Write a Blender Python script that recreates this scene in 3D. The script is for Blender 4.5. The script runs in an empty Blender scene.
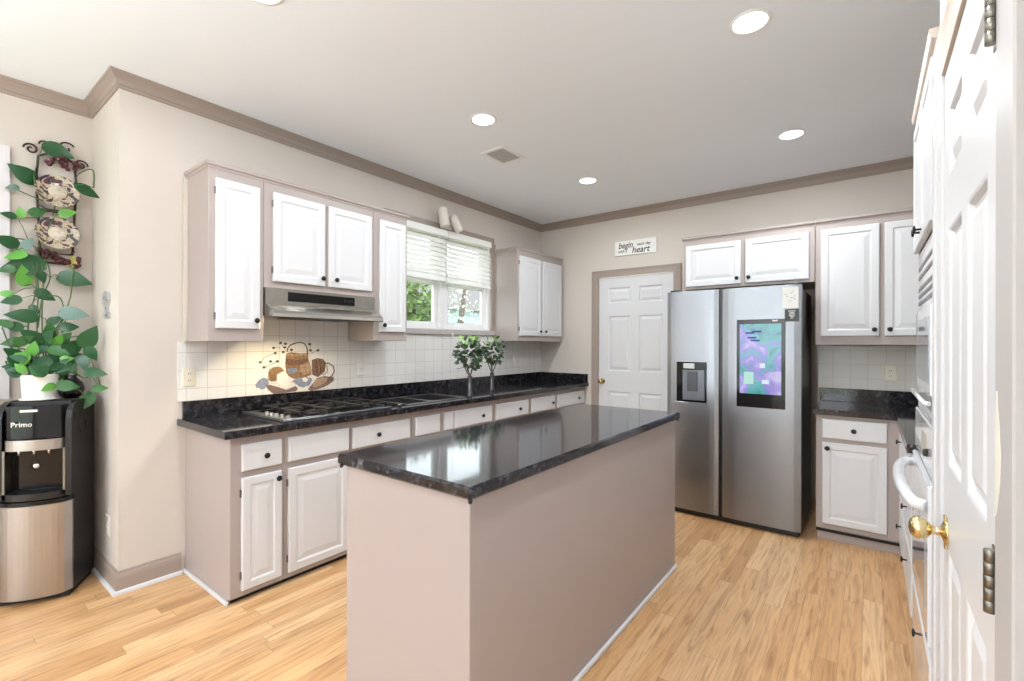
import bpy, math, random
from mathutils import Vector, Matrix
random.seed(7)
S = bpy.context.scene
C = S.collection
# ---------------------------------------------------------------- camera
CAM = (3.2434, -4.8372, 1.3624); YAW = 0.65192; FPX = 467.69; HOR = 343.79
cd = bpy.data.cameras.new('camera'); cam = bpy.data.objects.new('camera', cd); C.objects.link(cam)
cam.location = CAM; cam.rotation_euler = (math.pi/2, 0, YAW)
cam.rotation_euler.rotate_axis('Z', 0.0023)
cd.sensor_width = 36; cd.lens = 36*FPX/1024; cd.shift_y = (HOR-340.5)/1024; cd.clip_start = 0.02; cd.clip_end = 300
S.camera = cam
# ---------------------------------------------------------------- world, exposure
S.view_settings.view_transform = 'Standard'; S.view_settings.look = 'None'
S.view_settings.gamma = 1; S.view_settings.use_curve_mapping = False
S.view_settings.exposure = 0.02
W = bpy.data.worlds.new('world'); S.world = W; W.use_nodes = True
nt = W.node_tree; nt.nodes.clear()
bgd = nt.nodes.new('ShaderNodeBackground'); wo = nt.nodes.new('ShaderNodeOutputWorld')
sk = nt.nodes.new('ShaderNodeTexSky'); sk.sky_type = 'HOSEK_WILKIE'; sk.turbidity = 4; sk.sun_direction = (-.5, -.5, .7)
mixw = nt.nodes.new('ShaderNodeMixRGB'); mixw.inputs[0].default_value = .75; mixw.inputs[2].default_value = (.93, .97, 1, 1)
nt.links.new(sk.outputs[0], mixw.inputs[1]); nt.links.new(mixw.outputs[0], bgd.inputs[0])
bgd.inputs[1].default_value = 6.0
nt.links.new(bgd.outputs[0], wo.inputs[0])

def area_light(name, loc, rot, sx, sy, power, col=(1, 1, 1)):
    d = bpy.data.lights.new(name, 'AREA'); d.shape = 'RECTANGLE'; d.size = sx; d.size_y = sy; d.energy = power; d.color = col
    o = bpy.data.objects.new(name, d); C.objects.link(o); o.location = loc; o.rotation_euler = rot
    return o
# added area lamps standing in for daylight from the unseen side behind the camera
area_light('fill_daylight_rear', (1.4, -8.9, 1.25), (math.radians(103), 0, 0), 3.2, 2.2, 42, (.86, .93, 1))
area_light('fill_daylight_side', (-.5, -6.9, 1.5), (0, math.radians(-98), 0), 1.7, 2.2, 12, (.86, .93, 1))

# ---------------------------------------------------------------- materials
def new_mat(name):
    m = bpy.data.materials.new(name); m.use_nodes = True
    return m, m.node_tree, m.node_tree.nodes['Principled BSDF']
def srgb(r, g, b):
    f = lambda c: (c/255/12.92) if c/255 <= .04045 else ((c/255+.055)/1.055)**2.4
    return (f(r), f(g), f(b), 1)
def mat(name, rgb, rough=.5, metal=0, bump=0, bscale=200, var=0, coat=0, spec=.5, vscale=3):
    m, t, b = new_mat(name)
    b.inputs['Base Color'].default_value = srgb(*rgb); b.inputs['Roughness'].default_value = rough
    b.inputs['Metallic'].default_value = metal; b.inputs['Coat Weight'].default_value = coat
    b.inputs['Specular IOR Level'].default_value = spec
    tc = t.nodes.new('ShaderNodeTexCoord')
    n = t.nodes.new('ShaderNodeTexNoise'); n.inputs['Scale'].default_value = bscale; n.inputs['Detail'].default_value = 3
    t.links.new(tc.outputs['Object'], n.inputs['Vector'])
    if bump:
        bp = t.nodes.new('ShaderNodeBump'); bp.inputs['Strength'].default_value = bump; bp.inputs['Distance'].default_value = .002
        t.links.new(n.outputs[0], bp.inputs['Height']); t.links.new(bp.outputs[0], b.inputs['Normal'])
    if var:
        n2 = t.nodes.new('ShaderNodeTexNoise'); n2.inputs['Scale'].default_value = vscale; n2.inputs['Detail'].default_value = 2
        t.links.new(tc.outputs['Object'], n2.inputs['Vector'])
        h = t.nodes.new('ShaderNodeHueSaturation'); h.inputs['Color'].default_value = srgb(*rgb)
        mr = t.nodes.new('ShaderNodeMapRange'); mr.inputs[3].default_value = 1-var; mr.inputs[4].default_value = 1+var
        t.links.new(n2.outputs[0], mr.inputs[0]); t.links.new(mr.outputs[0], h.inputs['Value'])
        t.links.new(h.outputs[0], b.inputs['Base Color'])
    return m
M = {}
M['wall'] = mat('wall_paint', (206, 198, 189), .7, bump=.15, bscale=260, var=.02)
M['wallR'] = mat('wall_paint_right', (212, 212, 213), .6, bump=.1, bscale=260, var=.02)
M['ceil'] = mat('ceiling_paint', (242, 248, 255), .9, bump=.1, bscale=150)
M['taupe'] = mat('taupe_cabinet_paint', (168, 157, 152), .42, bump=.08, bscale=90, var=.02)
M['trim'] = mat('taupe_trim_paint', (156, 142, 132), .45, bump=.05)
M['trimR'] = mat('beige_trim_paint', (214, 201, 188), .45, bump=.05)
M['white'] = mat('white_cabinet_paint', (213, 214, 216), .38, bump=.05, bscale=120, var=.01)
M['whitedoor'] = mat('white_door_paint', (215, 216, 218), .35, bump=.05, bscale=80, var=.01)
M['enamel'] = mat('white_enamel', (224, 226, 228), .15, bump=.0, coat=.5)
M['cream'] = mat('cream_plastic', (226, 220, 200), .35)
M['ivory'] = mat('ivory_device', (222, 216, 206), .4)
M['blackmetal'] = mat('black_knob_metal', (28, 27, 27), .35, .4)
M['black'] = mat('black_plastic', (22, 23, 25), .3)
M['blackgloss'] = mat('black_gloss', (12, 13, 15), .1, coat=0, spec=.4)
M['iron'] = mat('wrought_iron', (62, 42, 36), .5, .5, bump=.3, bscale=120)
M['castiron'] = mat('cast_iron', (24, 24, 26), .5, .2, bump=.2)
M['brass'] = mat('polished_brass', (216, 196, 146), .16, 1)
M['nickel'] = mat('aged_nickel', (128, 124, 116), .35, 1, bump=.3, bscale=60)
M['chrome'] = mat('chrome', (225, 225, 228), .1, 1)
M['pot'] = mat('white_ceramic', (238, 236, 230), .25)
M['soil'] = mat('dark_soil', (52, 42, 34), .9, bump=.6, bscale=60)
M['paper'] = mat('paper', (234, 234, 231), .7)
M['ink'] = mat('ink', (45, 44, 44), .7)
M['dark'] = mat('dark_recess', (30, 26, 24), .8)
M['filter'] = mat('hood_filter', (70, 68, 64), .5, .6, bump=.5, bscale=400)
M['rubber'] = mat('rubber_black', (20, 20, 20), .6)
M['windowwhite'] = mat('window_vinyl', (238, 238, 238), .35)
M['slat'] = mat('faux_wood_slat', (238, 238, 234), .45)
M['glaze'] = mat('grey_glass', (150, 160, 168), .08, coat=.6)
M['slot'] = mat('grey_slot', (120, 120, 122), .5)
M['basket'] = mat('painted_basket', (150, 118, 84), .4, bump=.5, bscale=90, var=.6, vscale=55)
M['basketdark'] = mat('painted_brown', (118, 88, 70), .4, var=.6, vscale=60)
M['bread'] = mat('painted_bread', (178, 150, 124), .4, var=.5, vscale=60)
M['cloth'] = mat('painted_white_cloth', (235, 232, 224), .4)
M['bluefl'] = mat('painted_blue_flowers', (138, 144, 164), .4, var=.6, vscale=90)
M['board'] = mat('painted_board', (130, 108, 100), .4, var=.5, vscale=60)
M['olive'] = mat('painted_olive_leaf', (72, 74, 48), .4)
M['sage'] = mat('painted_sage_stem', (150, 150, 118), .4)
M['stem'] = mat('green_stem', (72, 96, 52), .5)
M['bark'] = mat('bark_brown', (92, 84, 74), .8, bump=.8, bscale=50)
M['vase'] = mat('dark_vase_glass', (60, 62, 66), .06, coat=1)
for k, c in (('leafd', (22, 76, 36)), ('leafm', (48, 100, 48)), ('leafb', (88, 152, 56)), ('leafv', (96, 124, 112)), ('leafy', (190, 186, 110)), ('leaft', (60, 82, 58)), ('leaftl', (132, 176, 92))):
    M[k] = mat('leaf_'+k, c, .32, var=.15)
M['grass'] = mat('lawn_grass', (120, 140, 84), .9, bump=1, bscale=30, var=.25)
M['siding'] = mat('blue_grey_siding', (168, 184, 200), .7)
M['roofm'] = mat('roof_shingle', (110, 106, 104), .8, bump=.8, bscale=40)
M['treeleaf'] = mat('tree_leaf', (112, 136, 78), .6, var=.3)
M['treeleaf2'] = mat('tree_leaf_light', (190, 200, 176), .6, var=.2)

def ramp(t, stops):
    r = t.nodes.new('ShaderNodeValToRGB'); e = r.color_ramp.elements
    e[0].position, e[0].color = stops[0]; e[1].position, e[1].color = stops[-1]
    for p, c in stops[1:-1]:
        x = e.new(p); x.color = c
    return r
def granite():
    m, t, b = new_mat('black_granite')
    tc = t.nodes.new('ShaderNodeTexCoord')
    v = t.nodes.new('ShaderNodeTexVoronoi'); v.inputs['Scale'].default_value = 95
    n = t.nodes.new('ShaderNodeTexNoise'); n.inputs['Scale'].default_value = 26; n.inputs['Detail'].default_value = 6; n.inputs['Roughness'].default_value = .7
    n2 = t.nodes.new('ShaderNodeTexNoise'); n2.inputs['Scale'].default_value = 9; n2.inputs['Detail'].default_value = 5
    for x in (v, n, n2): t.links.new(tc.outputs['Object'], x.inputs['Vector'])
    r1 = ramp(t, [(.35, srgb(14, 15, 18)), (.5, srgb(26, 26, 31)), (.6, srgb(56, 56, 64)), (.72, srgb(104, 96, 90))])
    t.links.new(n.outputs[0], r1.inputs[0])
    r2 = ramp(t, [(.0, srgb(16, 17, 20)), (.6, srgb(28, 28, 32)), (.9, srgb(70, 60, 54)), (1, srgb(120, 116, 114))])
    t.links.new(v.outputs['Color'], r2.inputs[0])
    mx = t.nodes.new('ShaderNodeMixRGB'); t.links.new(r1.outputs[0], mx.inputs[1]); t.links.new(r2.outputs[0], mx.inputs[2])
    r3 = ramp(t, [(.42, (0, 0, 0, 1)), (.6, (.6, .6, .6, 1))]); t.links.new(n2.outputs[0], r3.inputs[0]); t.links.new(r3.outputs[0], mx.inputs[0])
    t.links.new(mx.outputs[0], b.inputs['Base Color'])
    b.inputs['Roughness'].default_value = .07; b.inputs['Specular IOR Level'].default_value = .5
    bp = t.nodes.new('ShaderNodeBump'); bp.inputs['Strength'].default_value = .05; bp.inputs['Distance'].default_value = .002
    n3 = t.nodes.new('ShaderNodeTexNoise'); n3.inputs['Scale'].default_value = 14; t.links.new(tc.outputs['Object'], n3.inputs['Vector'])
    t.links.new(n3.outputs[0], bp.inputs['Height']); t.links.new(bp.outputs[0], b.inputs['Normal'])
    return m
M['granite'] = granite()
def steel(name, rgb, rough, vertical=True, axis_scale=(2, 2, 120)):
    m, t, b = new_mat(name)
    tc = t.nodes.new('ShaderNodeTexCoord'); mp = t.nodes.new('ShaderNodeMapping'); mp.inputs['Scale'].default_value = axis_scale
    n = t.nodes.new('ShaderNodeTexNoise'); n.inputs['Scale'].default_value = 6; n.inputs['Detail'].default_value = 4
    t.links.new(tc.outputs['Object'], mp.inputs[0]); t.links.new(mp.outputs[0], n.inputs['Vector'])
    mr = t.nodes.new('ShaderNodeMapRange'); mr.inputs[3].default_value = rough*.8; mr.inputs[4].default_value = rough*1.25
    t.links.new(n.outputs[0], mr.inputs[0]); t.links.new(mr.outputs[0], b.inputs['Roughness'])
    bp = t.nodes.new('ShaderNodeBump'); bp.inputs['Strength'].default_value = .04; bp.inputs['Distance'].default_value = .001
    t.links.new(n.outputs[0], bp.inputs['Height']); t.links.new(bp.outputs[0], b.inputs['Normal'])
    b.inputs['Base Color'].default_value = srgb(*rgb); b.inputs['Metallic'].default_value = 1
    return m
M['steel'] = steel('brushed_steel', (142, 145, 150), .30)
M['steelv'] = steel('brushed_steel_cooler', (176, 172, 168), .34)
M['hood'] = steel('hood_steel', (176, 172, 164), .25)
def floor_mat():
    m, t, b = new_mat('oak_strip_floor'); N = t.nodes; Lk = t.links.new
    tc = N.new('ShaderNodeTexCoord'); sp = N.new('ShaderNodeSeparateXYZ'); Lk(tc.outputs['Object'], sp.inputs[0])
    def mt(op, a, c=None, d=None):
        x = N.new('ShaderNodeMath'); x.operation = op
        for i, s in enumerate((a, c, d)):
            if s is None: continue
            if isinstance(s, (int, float)): x.inputs[i].default_value = s
            else: Lk(s, x.inputs[i])
        return x.outputs[0]
    w = .0826
    xs = mt('DIVIDE', sp.outputs[0], w); row = mt('FLOOR', xs); fx = mt('FRACT', xs)
    wn = N.new('ShaderNodeTexWhiteNoise'); wn.noise_dimensions = '1D'; Lk(row, wn.inputs['W'])
    ys = mt('ADD', mt('DIVIDE', sp.outputs[1], 1.0), mt('MULTIPLY', wn.outputs['Value'], 7.3))
    pl = mt('FLOOR', ys); fy = mt('FRACT', ys)
    cb = N.new('ShaderNodeCombineXYZ'); Lk(row, cb.inputs[0]); Lk(pl, cb.inputs[1])
    wn2 = N.new('ShaderNodeTexWhiteNoise'); wn2.noise_dimensions = '3D'; Lk(cb.outputs[0], wn2.inputs['Vector'])
    r = ramp(t, [(0, srgb(188, 144, 98)), (.25, srgb(204, 160, 112)), (.5, srgb(210, 168, 120)), (.75, srgb(222, 184, 138)), (1, srgb(198, 156, 112))])
    Lk(wn2.outputs['Value'], r.inputs[0])
    # grain
    cg = N.new('ShaderNodeCombineXYZ'); Lk(mt('MULTIPLY', sp.outputs[0], 30), cg.inputs[0]); Lk(mt('MULTIPLY', sp.outputs[1], 2.2), cg.inputs[1]); Lk(mt('MULTIPLY', wn2.outputs['Value'], 40), cg.inputs[2])
    g = N.new('ShaderNodeTexNoise'); g.inputs['Scale'].default_value = 1; g.inputs['Detail'].default_value = 6; g.inputs['Distortion'].default_value = 2.2; Lk(cg.outputs[0], g.inputs['Vector'])
    gr = ramp(t, [(.26, (.30, .24, .19, 1)), (.38, (.66, .60, .54, 1)), (.5, (.86, .84, .82, 1)), (.62, (1, 1, 1, 1)), (.72, (.84, .82, .8, 1))])
    Lk(g.outputs[0], gr.inputs[0])
    mu = N.new('ShaderNodeMixRGB'); mu.blend_type = 'MULTIPLY'; mu.inputs[0].default_value = .75; Lk(r.outputs[0], mu.inputs[1]); Lk(gr.outputs[0], mu.inputs[2])
    # joints
    e1 = mt('MINIMUM', fx, mt('SUBTRACT', 1, fx)); e2 = mt('MINIMUM', fy, mt('SUBTRACT', 1, fy))
    j = mt('MINIMUM', mt('DIVIDE', e1, .02), mt('DIVIDE', e2, .0022)); j = mt('MINIMUM', j, 1)
    jr = N.new('ShaderNodeMapRange'); jr.inputs[3].default_value = .55; jr.inputs[4].default_value = 1; Lk(j, jr.inputs[0])
    mj = N.new('ShaderNodeMixRGB'); mj.blend_type = 'MULTIPLY'; mj.inputs[0].default_value = 1; Lk(mu.outputs[0], mj.inputs[1])
    cj = N.new('ShaderNodeCombineXYZ'); [Lk(jr.outputs[0], cj.inputs[i]) for i in range(3)]; Lk(cj.outputs[0], mj.inputs[2])
    Lk(mj.outputs[0], b.inputs['Base Color']); b.inputs['Roughness'].default_value = .38
    bp = N.new('ShaderNodeBump'); bp.inputs['Strength'].default_value = .25; bp.inputs['Distance'].default_value = .001; Lk(j, bp.inputs['Height']); Lk(bp.outputs[0], b.inputs['Normal'])
    return m
M['floor'] = floor_mat()
def tile_mat(name, rgb, grout, ax, du, dz, size=.1085):
    m, t, b = new_mat(name); N = t.nodes; Lk = t.links.new
    tc = N.new('ShaderNodeTexCoord'); sp = N.new('ShaderNodeSeparateXYZ'); Lk(tc.outputs['Object'], sp.inputs[0])
    cb = N.new('ShaderNodeCombineXYZ')
    a = N.new('ShaderNodeMath'); a.operation = 'ADD'; a.inputs[1].default_value = du; Lk(sp.outputs[ax], a.inputs[0])
    c = N.new('ShaderNodeMath'); c.operation = 'ADD'; c.inputs[1].default_value = dz; Lk(sp.outputs[2], c.inputs[0])
    Lk(a.outputs[0], cb.inputs[0]); Lk(c.outputs[0], cb.inputs[1])
    br = N.new('ShaderNodeTexBrick'); br.offset = 0; br.squash = 1
    br.inputs['Scale'].default_value = 1; br.inputs['Brick Width'].default_value = size*1.02; br.inputs['Row Height'].default_value = size
    br.inputs['Mortar Size'].default_value = .0016; br.inputs['Mortar Smooth'].default_value = .2
    br.inputs['Color1'].default_value = srgb(*rgb); br.inputs['Color2'].default_value = srgb(*[min(255, x+3) for x in rgb]); br.inputs['Mortar'].default_value = srgb(*grout)
    Lk(cb.outputs[0], br.inputs['Vector']); Lk(br.outputs['Color'], b.inputs['Base Color'])
    b.inputs['Roughness'].default_value = .22
    bp = N.new('ShaderNodeBump'); bp.invert = True; bp.inputs['Strength'].default_value = .4; bp.inputs['Distance'].default_value = .001
    Lk(br.outputs['Fac'], bp.inputs['Height']); Lk(bp.outputs[0], b.inputs['Normal'])
    return m
M['tile'] = tile_mat('white_wall_tile', (228, 226, 222), (190, 186, 180), 1, 3.685+1.1085, -1.089+1.085)
M['tile_shaded'] = tile_mat('white_wall_tile_shaded', (206, 202, 194), (176, 172, 165), 0, -3.021+1.1085*3, -1.1+1.085)  # darker copy of the wall tile; shade under the cabinets is in its colour
def emis(name, rgb, s):
    m, t, b = new_mat(name); b.inputs['Base Color'].default_value = (0, 0, 0, 1); b.inputs['Emission Color'].default_value = srgb(*rgb); b.inputs['Emission Strength'].default_value = s
    return m
M['lamp'] = emis('lamp_disc', (255, 250, 240), 6)
M['hoodlamp'] = emis('hood_lamp', (255, 226, 170), 8)
def screen_mat():
    m, t, b = new_mat('fridge_screen'); N = t.nodes; Lk = t.links.new
    tc = N.new('ShaderNodeTexCoord'); n = N.new('ShaderNodeTexNoise'); n.inputs['Scale'].default_value = 7; n.inputs['Detail'].default_value = 3; n.inputs['Distortion'].default_value = .8
    Lk(tc.outputs['Object'], n.inputs['Vector'])
    r = ramp(t, [(.3, srgb(60, 140, 160)), (.42, srgb(90, 190, 190)), (.5, srgb(130, 150, 220)), (.58, srgb(170, 150, 235)), (.68, srgb(215, 205, 250))])
    Lk(n.outputs[0], r.inputs[0]); b.inputs['Base Color'].default_value = (.02, .02, .02, 1); b.inputs['Roughness'].default_value = .1
    Lk(r.outputs[0], b.inputs['Emission Color']); b.inputs['Emission Strength'].default_value = .75
    return m
M['screen'] = screen_mat()
M['card'] = emis('screen_card', (190, 240, 225), .85)
M['cardw'] = emis('screen_icon', (225, 240, 255), .9)
M['carddk'] = emis('screen_mark', (60, 70, 180), .7)
def glass_mat():
    m = bpy.data.materials.new('window_glass'); m.use_nodes = True; t = m.node_tree; t.nodes.clear(); N = t.nodes
    o = N.new('ShaderNodeOutputMaterial'); mx = N.new('ShaderNodeMixShader'); tr = N.new('ShaderNodeBsdfTransparent'); gl = N.new('ShaderNodeBsdfGlossy'); gl.inputs['Roughness'].default_value = .02
    tr.inputs[0].default_value = (.95, .97, .97, 1)
    mx.inputs[0].default_value = .07; t.links.new(tr.outputs[0], mx.inputs[1]); t.links.new(gl.outputs[0], mx.inputs[2]); t.links.new(mx.outputs[0], o.inputs[0])
    return m
M['glass'] = glass_mat()
def plate_mat():
    m, t, b = new_mat('patterned_plate'); N = t.nodes; Lk = t.links.new
    tc = N.new('ShaderNodeTexCoord'); n = N.new('ShaderNodeTexNoise'); n.inputs['Scale'].default_value = 16; n.inputs['Detail'].default_value = 2; n.inputs['Distortion'].default_value = 1.5
    Lk(tc.outputs['Object'], n.inputs['Vector'])
    r = ramp(t, [(.36, srgb(40, 44, 62)), (.44, srgb(96, 60, 66)), (.49, srgb(186, 176, 156)), (.55, srgb(176, 164, 138)), (.59, srgb(96, 88, 60)), (.66, srgb(60, 58, 76))])
    Lk(n.outputs[0], r.inputs[0]); Lk(r.outputs[0], b.inputs['Base Color']); b.inputs['Roughness'].default_value = .15
    return m
M['plate'] = plate_mat()

# ---------------------------------------------------------------- mesh builder
class MB:
    def __init__(s): s.v = []; s.f = []; s.sm = []
    def poly(s, pts, faces, smooth=False):
        o = len(s.v); s.v += [tuple(p) for p in pts]
        for f in faces: s.f.append(tuple(i+o for i in f)); s.sm.append(smooth)
        return s
    def box(s, x0, x1, y0, y1, z0, z1, bev=0):
        if x1 < x0: x0, x1 = x1, x0
        if y1 < y0: y0, y1 = y1, y0
        if bev <= 0:
            p = [(x, y, z) for x in (x0, x1) for y in (y0, y1) for z in (z0, z1)]
            return s.poly(p, [(0, 1, 3, 2), (4, 6, 7, 5), (0, 4, 5, 1), (2, 3, 7, 6), (0, 2, 6, 4), (1, 5, 7, 3)])
        b = min(bev, (x1-x0)/2.1, (y1-y0)/2.1, (z1-z0)/2.1)
        # chamfered box
        pts = []; idx = {}
        for i, x in enumerate((x0, x1)):
            for j, y in enumerate((y0, y1)):
                for k, z in enumerate((z0, z1)):
                    sx, sy, sz = (1, -1)[i], (1, -1)[j], (1, -1)[k]
                    idx[i, j, k, 0] = len(pts); pts.append((x, y+sy*b, z+sz*b))
                    idx[i, j, k, 1] = len(pts); pts.append((x+sx*b, y, z+sz*b))
                    idx[i, j, k, 2] = len(pts); pts.append((x+sx*b, y+sy*b, z))
        F = []
        for i in (0, 1): F.append([idx[i, 0, 0, 0], idx[i, 0, 1, 0], idx[i, 1, 1, 0], idx[i, 1, 0, 0]])
        for j in (0, 1): F.append([idx[0, j, 0, 1], idx[0, j, 1, 1], idx[1, j, 1, 1], idx[1, j, 0, 1]])
        for k in (0, 1): F.append([idx[0, 0, k, 2], idx[0, 1, k, 2], idx[1, 1, k, 2], idx[1, 0, k, 2]])
        for j in (0, 1):
            for k in (0, 1): F.append([idx[0, j, k, 1], idx[1, j, k, 1], idx[1, j, k, 2], idx[0, j, k, 2]])
        for i in (0, 1):
            for k in (0, 1): F.append([idx[i, 0, k, 0], idx[i, 1, k, 0], idx[i, 1, k, 2], idx[i, 0, k, 2]])
            for j in (0, 1): F.append([idx[i, j, 0, 0], idx[i, j, 1, 0], idx[i, j, 1, 1], idx[i, j, 0, 1]])
        for i in (0, 1):
            for j in (0, 1):
                for k in (0, 1): F.append([idx[i, j, k, 0], idx[i, j, k, 1], idx[i, j, k, 2]])
        return s.poly(pts, F)
    def tube(s, pts, r, n=10, closed=False, smooth=True):
        pts = [Vector(p) for p in pts]; m = len(pts); rr = r if isinstance(r, (list, tuple)) else [r]*m
        base = len(s.v); prev = None
        for i, p in enumerate(pts):
            a = pts[i-1] if (i > 0 or closed) else p; c = pts[(i+1) % m] if (i < m-1 or closed) else p
            t = (c-a).normalized() if (c-a).length > 1e-9 else Vector((0, 0, 1))
            if prev is None: u = t.orthogonal().normalized()
            else:
                u = prev-t*prev.dot(t); u = u.normalized() if u.length > 1e-6 else t.orthogonal().normalized()
            prev = u; w = t.cross(u)
            for k in range(n):
                q = 2*math.pi*k/n; s.v.append(tuple(p+(u*math.cos(q)+w*math.sin(q))*rr[i]))
        for i in range(m if closed else m-1):
            for k in range(n):
                a = base+i*n+k; b = base+i*n+(k+1) % n; j = (i+1) % m
                s.f.append((a, b, base+j*n+(k+1) % n, base+j*n+k)); s.sm.append(smooth)
        if not closed:
            s.f.append(tuple(base+k for k in range(n))[::-1]); s.sm.append(False)
            s.f.append(tuple(base+(m-1)*n+k for k in range(n))); s.sm.append(False)
        return s
    def lathe(s, o, axis, prof, n=24, sx=1):
        """prof = [(radius, height along axis)]"""
        o = Vector(o); ax = Vector(axis).normalized(); u = ax.orthogonal().normalized(); w = ax.cross(u); base = len(s.v); m = len(prof)
        for r, h in prof:
            for k in range(n):
                q = 2*math.pi*k/n; s.v.append(tuple(o+ax*h+(u*math.cos(q)+w*math.sin(q))*max(r, 1e-5)))
        for i in range(m-1):
            for k in range(n):
                s.f.append((base+i*n+k, base+i*n+(k+1) % n, base+(i+1)*n+(k+1) % n, base+(i+1)*n+k)); s.sm.append(True)
        s.f.append(tuple(base+k for k in range(n))[::-1]); s.sm.append(False)
        s.f.append(tuple(base+(m-1)*n+k for k in range(n))); s.sm.append(False)
        return s
    def prism(s, pts2, O, U, V, N, h):
        O, U, V, N = map(Vector, (O, U, V, N)); n = len(pts2)
        p = [O+U*a+V*b for a, b in pts2]+[O+U*a+V*b+N*h for a, b in pts2]
        F = [tuple(range(n))[::-1], tuple(range(n, 2*n))]+[(i, (i+1) % n, n+(i+1) % n, n+i) for i in range(n)]
        return s.poly(p, F)
    def rings(s, O, U, V, N, w, h, rings, back=True):
        """raised panel: concentric rectangles (inset, height)"""
        O, U, V, N = map(Vector, (O, U, V, N)); P = []
        for ins, d in rings:
            for a, b in ((ins, ins), (w-ins, ins), (w-ins, h-ins), (ins, h-ins)): P.append(O+U*a+V*b+N*d)
        F = []
        for i in range(len(rings)-1):
            for k in range(4): F.append((4*i+k, 4*i+(k+1) % 4, 4*i+4+(k+1) % 4, 4*i+4+k))
        m = 4*(len(rings)-1); F.append((m, m+1, m+2, m+3))
        if back: F.append((3, 2, 1, 0))
        return s.poly(P, F)
    def sweep(s, prof, path, closed_prof=True):
        """profile (d inward, z) swept along path with interior on the right of travel"""
        n = len(path); P = []; k = len(prof)
        for i, p in enumerate(path):
            p = Vector(p)
            d1 = (Vector(path[i])-Vector(path[i-1])).normalized() if i > 0 else None
            d2 = (Vector(path[i+1])-Vector(path[i])).normalized() if i < n-1 else None
            n1 = Vector((d1.y, -d1.x)) if d1 else None; n2 = Vector((d2.y, -d2.x)) if d2 else None
            if n1 is None: mm = n2
            elif n2 is None: mm = n1
            else:
                mm = (n1+n2); mm = mm/mm.dot(n1)
            for d, z in prof: P.append((p.x+mm.x*d, p.y+mm.y*d, z))
        F = []
        for i in range(n-1):
            for j in range(k): F.append((i*k+j, i*k+(j+1) % k, (i+1)*k+(j+1) % k, (i+1)*k+j))
        F.append(tuple(range(k))[::-1]); F.append(tuple((n-1)*k+j for j in range(k)))
        return s.poly(P, F)
    def build(s, name, m, parent=None, origin=None):
        me = bpy.data.meshes.new(name)
        par = parent; off = Vector((0, 0, 0))
        while par is not None: off += Vector(par.location); par = par.parent
        loc = Vector((0, 0, 0))
        if parent is None:
            if origin is None:
                xs = [v[0] for v in s.v]; ys = [v[1] for v in s.v]; zs = [v[2] for v in s.v]
                origin = ((min(xs)+max(xs))/2, (min(ys)+max(ys))/2, min(zs))
            loc = Vector(origin); off = loc
        me.from_pydata([tuple(Vector(v)-off) for v in s.v], [], s.f); me.update()
        me.polygons.foreach_set('use_smooth', s.sm)
        import bmesh
        bm = bmesh.new(); bm.from_mesh(me); bmesh.ops.recalc_face_normals(bm, faces=bm.faces[:]); bm.to_mesh(me); bm.free()
        me.materials.append(m if not isinstance(m, str) else M[m])
        o = bpy.data.objects.new(name, me); C.objects.link(o); o.location = loc
        if parent is not None: o.parent = parent
        return o
X3, Y3, Z3 = Vector((1, 0, 0)), Vector((0, 1, 0)), Vector((0, 0, 1))
def thing(name, label, cat, loc=(0, 0, 0), group=None):
    o = bpy.data.objects.new(name, None); C.objects.link(o); o.location = loc; o.empty_display_size = .1
    o['label'] = label; o['category'] = cat
    if group: o['group'] = group
    return o
def tag(o, label, cat, group=None, kind=None):
    o['label'] = label; o['category'] = cat
    if group: o['group'] = group
    if kind: o['kind'] = kind
    return o
def struct(o, label=None):
    o['kind'] = 'structure'
    if label: o['label'] = label
    return o
def text_mesh(name, txt, size, O, U, V, N, m, parent=None, shear=0, sx=1, h=.0008):
    cu = bpy.data.curves.new(name, 'FONT'); cu.body = txt; cu.size = size; cu.shear = shear; cu.offset = size*.014; cu.align_x = 'LEFT'; cu.resolution_u = 3
    tmp = bpy.data.objects.new(name+'_tmp', cu); C.objects.link(tmp)
    me = bpy.data.meshes.new_from_object(tmp); bpy.data.objects.remove(tmp)
    b = MB(); O, U, V, N = map(Vector, (O, U, V, N))
    b.v = [tuple(O+U*(v.co.x*sx)+V*v.co.y+N*h) for v in me.vertices]; b.f = [tuple(p.vertices) for p in me.polygons]; b.sm = [False]*len(b.f)
    return b.build(name, m, parent)
def door_panel(mb, O, U, N, w, h, th=.019, fw=.055):
    r = [(0, 0), (0, th-.004), (.004, th), (fw-.012, th), (fw-.004, th-.006), (fw+.006, th-.006), (fw+.034, th-.001), (fw+.036, th-.001)]
    if min(w, h) < 2*(fw+.05): 
        k = min(w, h)/(2*(fw+.06)); r = [(0, 0), (0, th-.004), (.004, th)]+[(a*k, d) for a, d in r[3:]]
    return mb.rings(O, U, Z3, N, w, h, r)
def slab_front(mb, O, U, N, w, h, th=.019):
    return mb.rings(O, U, Z3, N, w, h, [(0, 0), (0, th-.005), (.006, th), (.012, th)])
def knob(P, N, parent, m='blackmetal', r=.016):
    return MB().lathe(P, N, [(.006, 0), (.0042, .003), (.0042, .015), (r*.95, .0175), (r, .0205), (r*.9, .024), (r*.3, .0255)], 16).build('knob', m, parent)

# ================================================================ pixel-to-point helper (camera model of the photograph)
_F = Vector((-math.sin(YAW), math.cos(YAW), 0)); _R = Vector((math.cos(YAW), math.sin(YAW), 0))
def at(u, v, x=None, y=None, z=None):
    a = (u-512)/FPX; b = -(v-HOR)/FPX; d = _F+_R*a+Z3*b; c = Vector(CAM)
    t = (x-c.x)/d.x if x is not None else (y-c.y)/d.y if y is not None else (z-c.z)/d.z
    return c+d*t
CEIL = 2.83
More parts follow.
